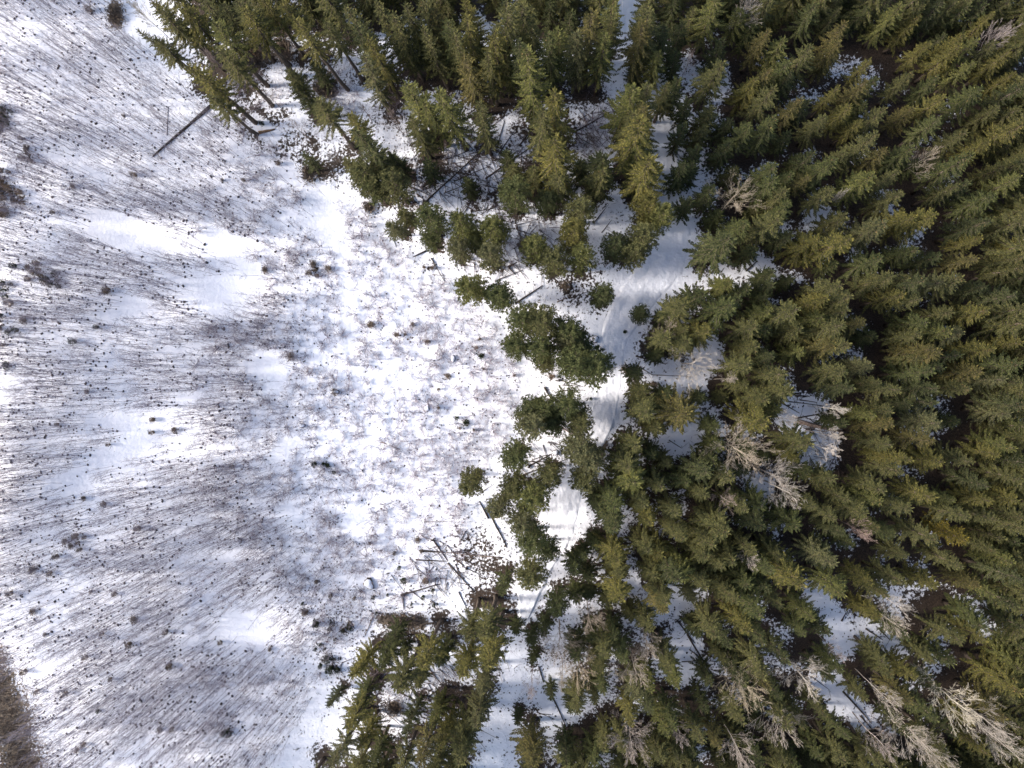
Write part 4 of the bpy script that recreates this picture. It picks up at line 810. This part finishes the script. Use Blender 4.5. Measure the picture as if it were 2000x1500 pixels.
# ---- litter: bark flakes and broken twigs on the snow; dry brush on the bare patches
LITTER_SPOTS += [(float(a), float(b), 3.2, .40) for a, b in zip(*px_to(np.array([880, 930, 980, 1040, 860, 1100, 1130, 560, 640, 500, 900, 960]), np.array([330, 300, 380, 330, 400, 250, 560, 300, 330, 220, 1060, 1100])))]
T = np.array(LITTER_SPOTS); n = 15000; w = g.integers(0, len(T), n); X = T[w, 0] + g.normal(0, 1.5, n) * (.5 + T[w, 2]); Y = T[w, 1] + g.normal(0, 1.5, n) * (.5 + T[w, 2])
X2, Y2 = px_to(g.uniform(560, 1010, 2600), g.uniform(250, 1400, 2600)); X = np.concatenate([X, X2]); Y = np.concatenate([Y, Y2])
ok = (road_q(X, Y) > 1.05) & (np.abs(X) < 64) & (np.abs(Y) < 49); u_, v_ = to_px(X, Y); ok &= capsules(u_, v_, SNOW_OPEN) < .5
X, Y = X[ok], Y[ok]; n = len(X); Z = height(X, Y) + .02; a = g.uniform(0, 6.28, n); tw = g.random(n) < .45
mb = MB(); L = np.where(tw, g.uniform(.3, .9, n), g.uniform(.10, .30, n)); W = np.where(tw, .035, L * g.uniform(.5, .9, n))
kites(mb, np.stack([X, Y, Z], 1), np.column_stack([np.cos(a), np.sin(a), g.normal(.05, .1, n)]), L, W, np.column_stack([g.normal(0, .2, (n, 2)), np.ones(n)]))
o = link('forest_litter', mb.mesh('forest_litter', [M_FLAKE])); o['kind'] = 'stuff'
tag(o, 'dark bark flakes and broken twigs strewn on the snow below the trees', 'litter')
mb = MB(); n = 900; zone = g.choice([0, 0, 0, 1, 1, 2, 3, 4, 4, 5, 6], n)
ZC = np.array([(900, 330, 120, 70), (1000, 470, 90, 60), (1150, 250, 60, 60), (860, 1100, 70, 50), (820, 1330, 110, 90), (1070, 900, 70, 60), (1620, 850, 90, 60)], float)
u_ = ZC[zone, 0] + g.normal(0, 1, n) * ZC[zone, 2] * .6; v_ = ZC[zone, 1] + g.normal(0, 1, n) * ZC[zone, 3] * .6; X, Y = px_to(u_, v_); ok = road_q(X, Y) > 1.4
X, Y = X[ok], Y[ok]; n = len(X); a = g.normal(-.75, .7, n); L = g.uniform(.7, 3.2, n); X1 = X + np.cos(a) * L; Y1 = Y + np.sin(a) * L
tubes(mb, np.stack([X, Y, height(X, Y) + .05], 1), np.stack([X1, Y1, height(X1, Y1) + g.uniform(.02, .25, n)], 1), g.uniform(.02, .05, n), .012, 5)
o = link('fallen_branches', mb.mesh('fallen_branches', [M_LOG])); o['kind'] = 'stuff'; o.color = (1.5, 1.4, 1.35, 1)
tag(o, 'tangle of thin fallen branches lying between the logs on the snow', 'branches')
mb = MB()
for (a0, b0, a1, b1, r) in BARE:
    n = int(r * r * .8 + r * 16); t = g.random(n); u_ = a0 + (a1 - a0) * t + g.normal(0, r * .75, n); v_ = b0 + (b1 - b0) * t + g.normal(0, r * .75, n)
    X, Y = px_to(u_, v_); ok = road_q(X, Y) > 1.15; X, Y = X[ok], Y[ok]; n = len(X)
    D = np.column_stack([g.normal(0, .5, (n, 2)), np.ones(n)])
    kites(mb, np.stack([X, Y, height(X, Y) - .02], 1), D, g.uniform(.25, .9, n), g.uniform(.04, .10, n), g.normal(0, 1, (n, 3)))
o = link('dry_undergrowth', mb.mesh('dry_undergrowth', [M_BROWN])); o['kind'] = 'stuff'
tag(o, 'brown dry undergrowth on the snow-free patches of ground', 'undergrowth')

make_ground(); make_track()

# ------------------------------------------------------------------ labels: what each thing looks like and which landmark it stands by
LAND += [('widest part of the track', 1270, 560), ('upper straight of the track', 1302, 330), ('lower track bend', 1085, 1010), ('bottom end of the track', 985, 1340),
         ('log field', 905, 325), ('square bare snow patch', 430, 580), ('round bare snow patch', 520, 718), ('slanting bare snow strip', 250, 890), ('top-corner snow patch', 85, 60),
         ('left-edge snow patch', 20, 765), ('long snow strip at the bottom corner', 90, 1290), ('brown bare corner', 20, 1420), ('straight ski trail', 675, 600), ('lone fallen trunk in the saplings', 360, 260),
         ('long snow gap in the forest', 1610, 1190), ('hidden snow patch', 1920, 1205), ('small snow gap', 1340, 1275), ('crossed dark logs', 1590, 830), ('upper forest edge', 600, 60), ('middle of the top edge', 980, 20),
         ('upper right corner', 1930, 140), ('right edge middle', 1960, 720), ('heart of the forest', 1640, 560), ('right forest shadow', 1850, 440), ('upper shadow gap', 1580, 410), ('blue snow patch high in the forest', 1805, 165),
         ('right edge lower part', 1960, 1000), ('dense forest above the rosy birch', 1760, 930), ('pine ring', 1080, 640), ('clearing point', 1010, 770), ('lower left spruce clump', 760, 1340), ('bottom left of the forest', 650, 1440),
         ('middle of the clearing', 800, 660), ('lower clearing edge', 800, 1130), ('upper clearing edge', 660, 390), ('open snow at lower middle', 480, 1215)]
ORD = ['first', 'second', 'third', 'fourth', 'fifth', 'sixth', 'seventh', 'eighth', 'ninth', 'tenth', 'eleventh', 'twelfth', 'thirteenth', 'fourteenth', 'fifteenth', 'sixteenth', 'seventeenth', 'eighteenth', 'nineteenth', 'twentieth']
buckets = {}
LA = np.array([(u, v) for _, u, v in LAND], float)
for o, dsc, u, v in ENTRIES:
    d2 = (LA[:, 0] - u) ** 2 + (LA[:, 1] - v) ** 2; k = int(np.argmin(d2)); nm, lu, lv = LAND[k]; dx, dy = u - lu, v - lv
    side = ('above' if dy < 0 else 'below') if abs(dy) > abs(dx) else ('beyond' if (dx > 0) == (lu > 1150) else 'trackward of')
    if d2[k] < 26 ** 2 and dsc.endswith(('log', 'boulder')): side = 'close by'
    buckets.setdefault((dsc, side, nm), []).append((d2[k], o))
for (dsc, side, nm), lst in buckets.items():
    lst.sort(key=lambda q: q[0])
    for j, (_, o) in enumerate(lst):
        o['label'] = f'{dsc} {side} the {nm}' + (f', {ORD[min(j, 19)]} away' if len(lst) > 1 else '')
print('trees', len(cand), 'rest', len(rest), 'saplings', N_SAP, 'shrubs', len(SC), 'entries', len(ENTRIES))
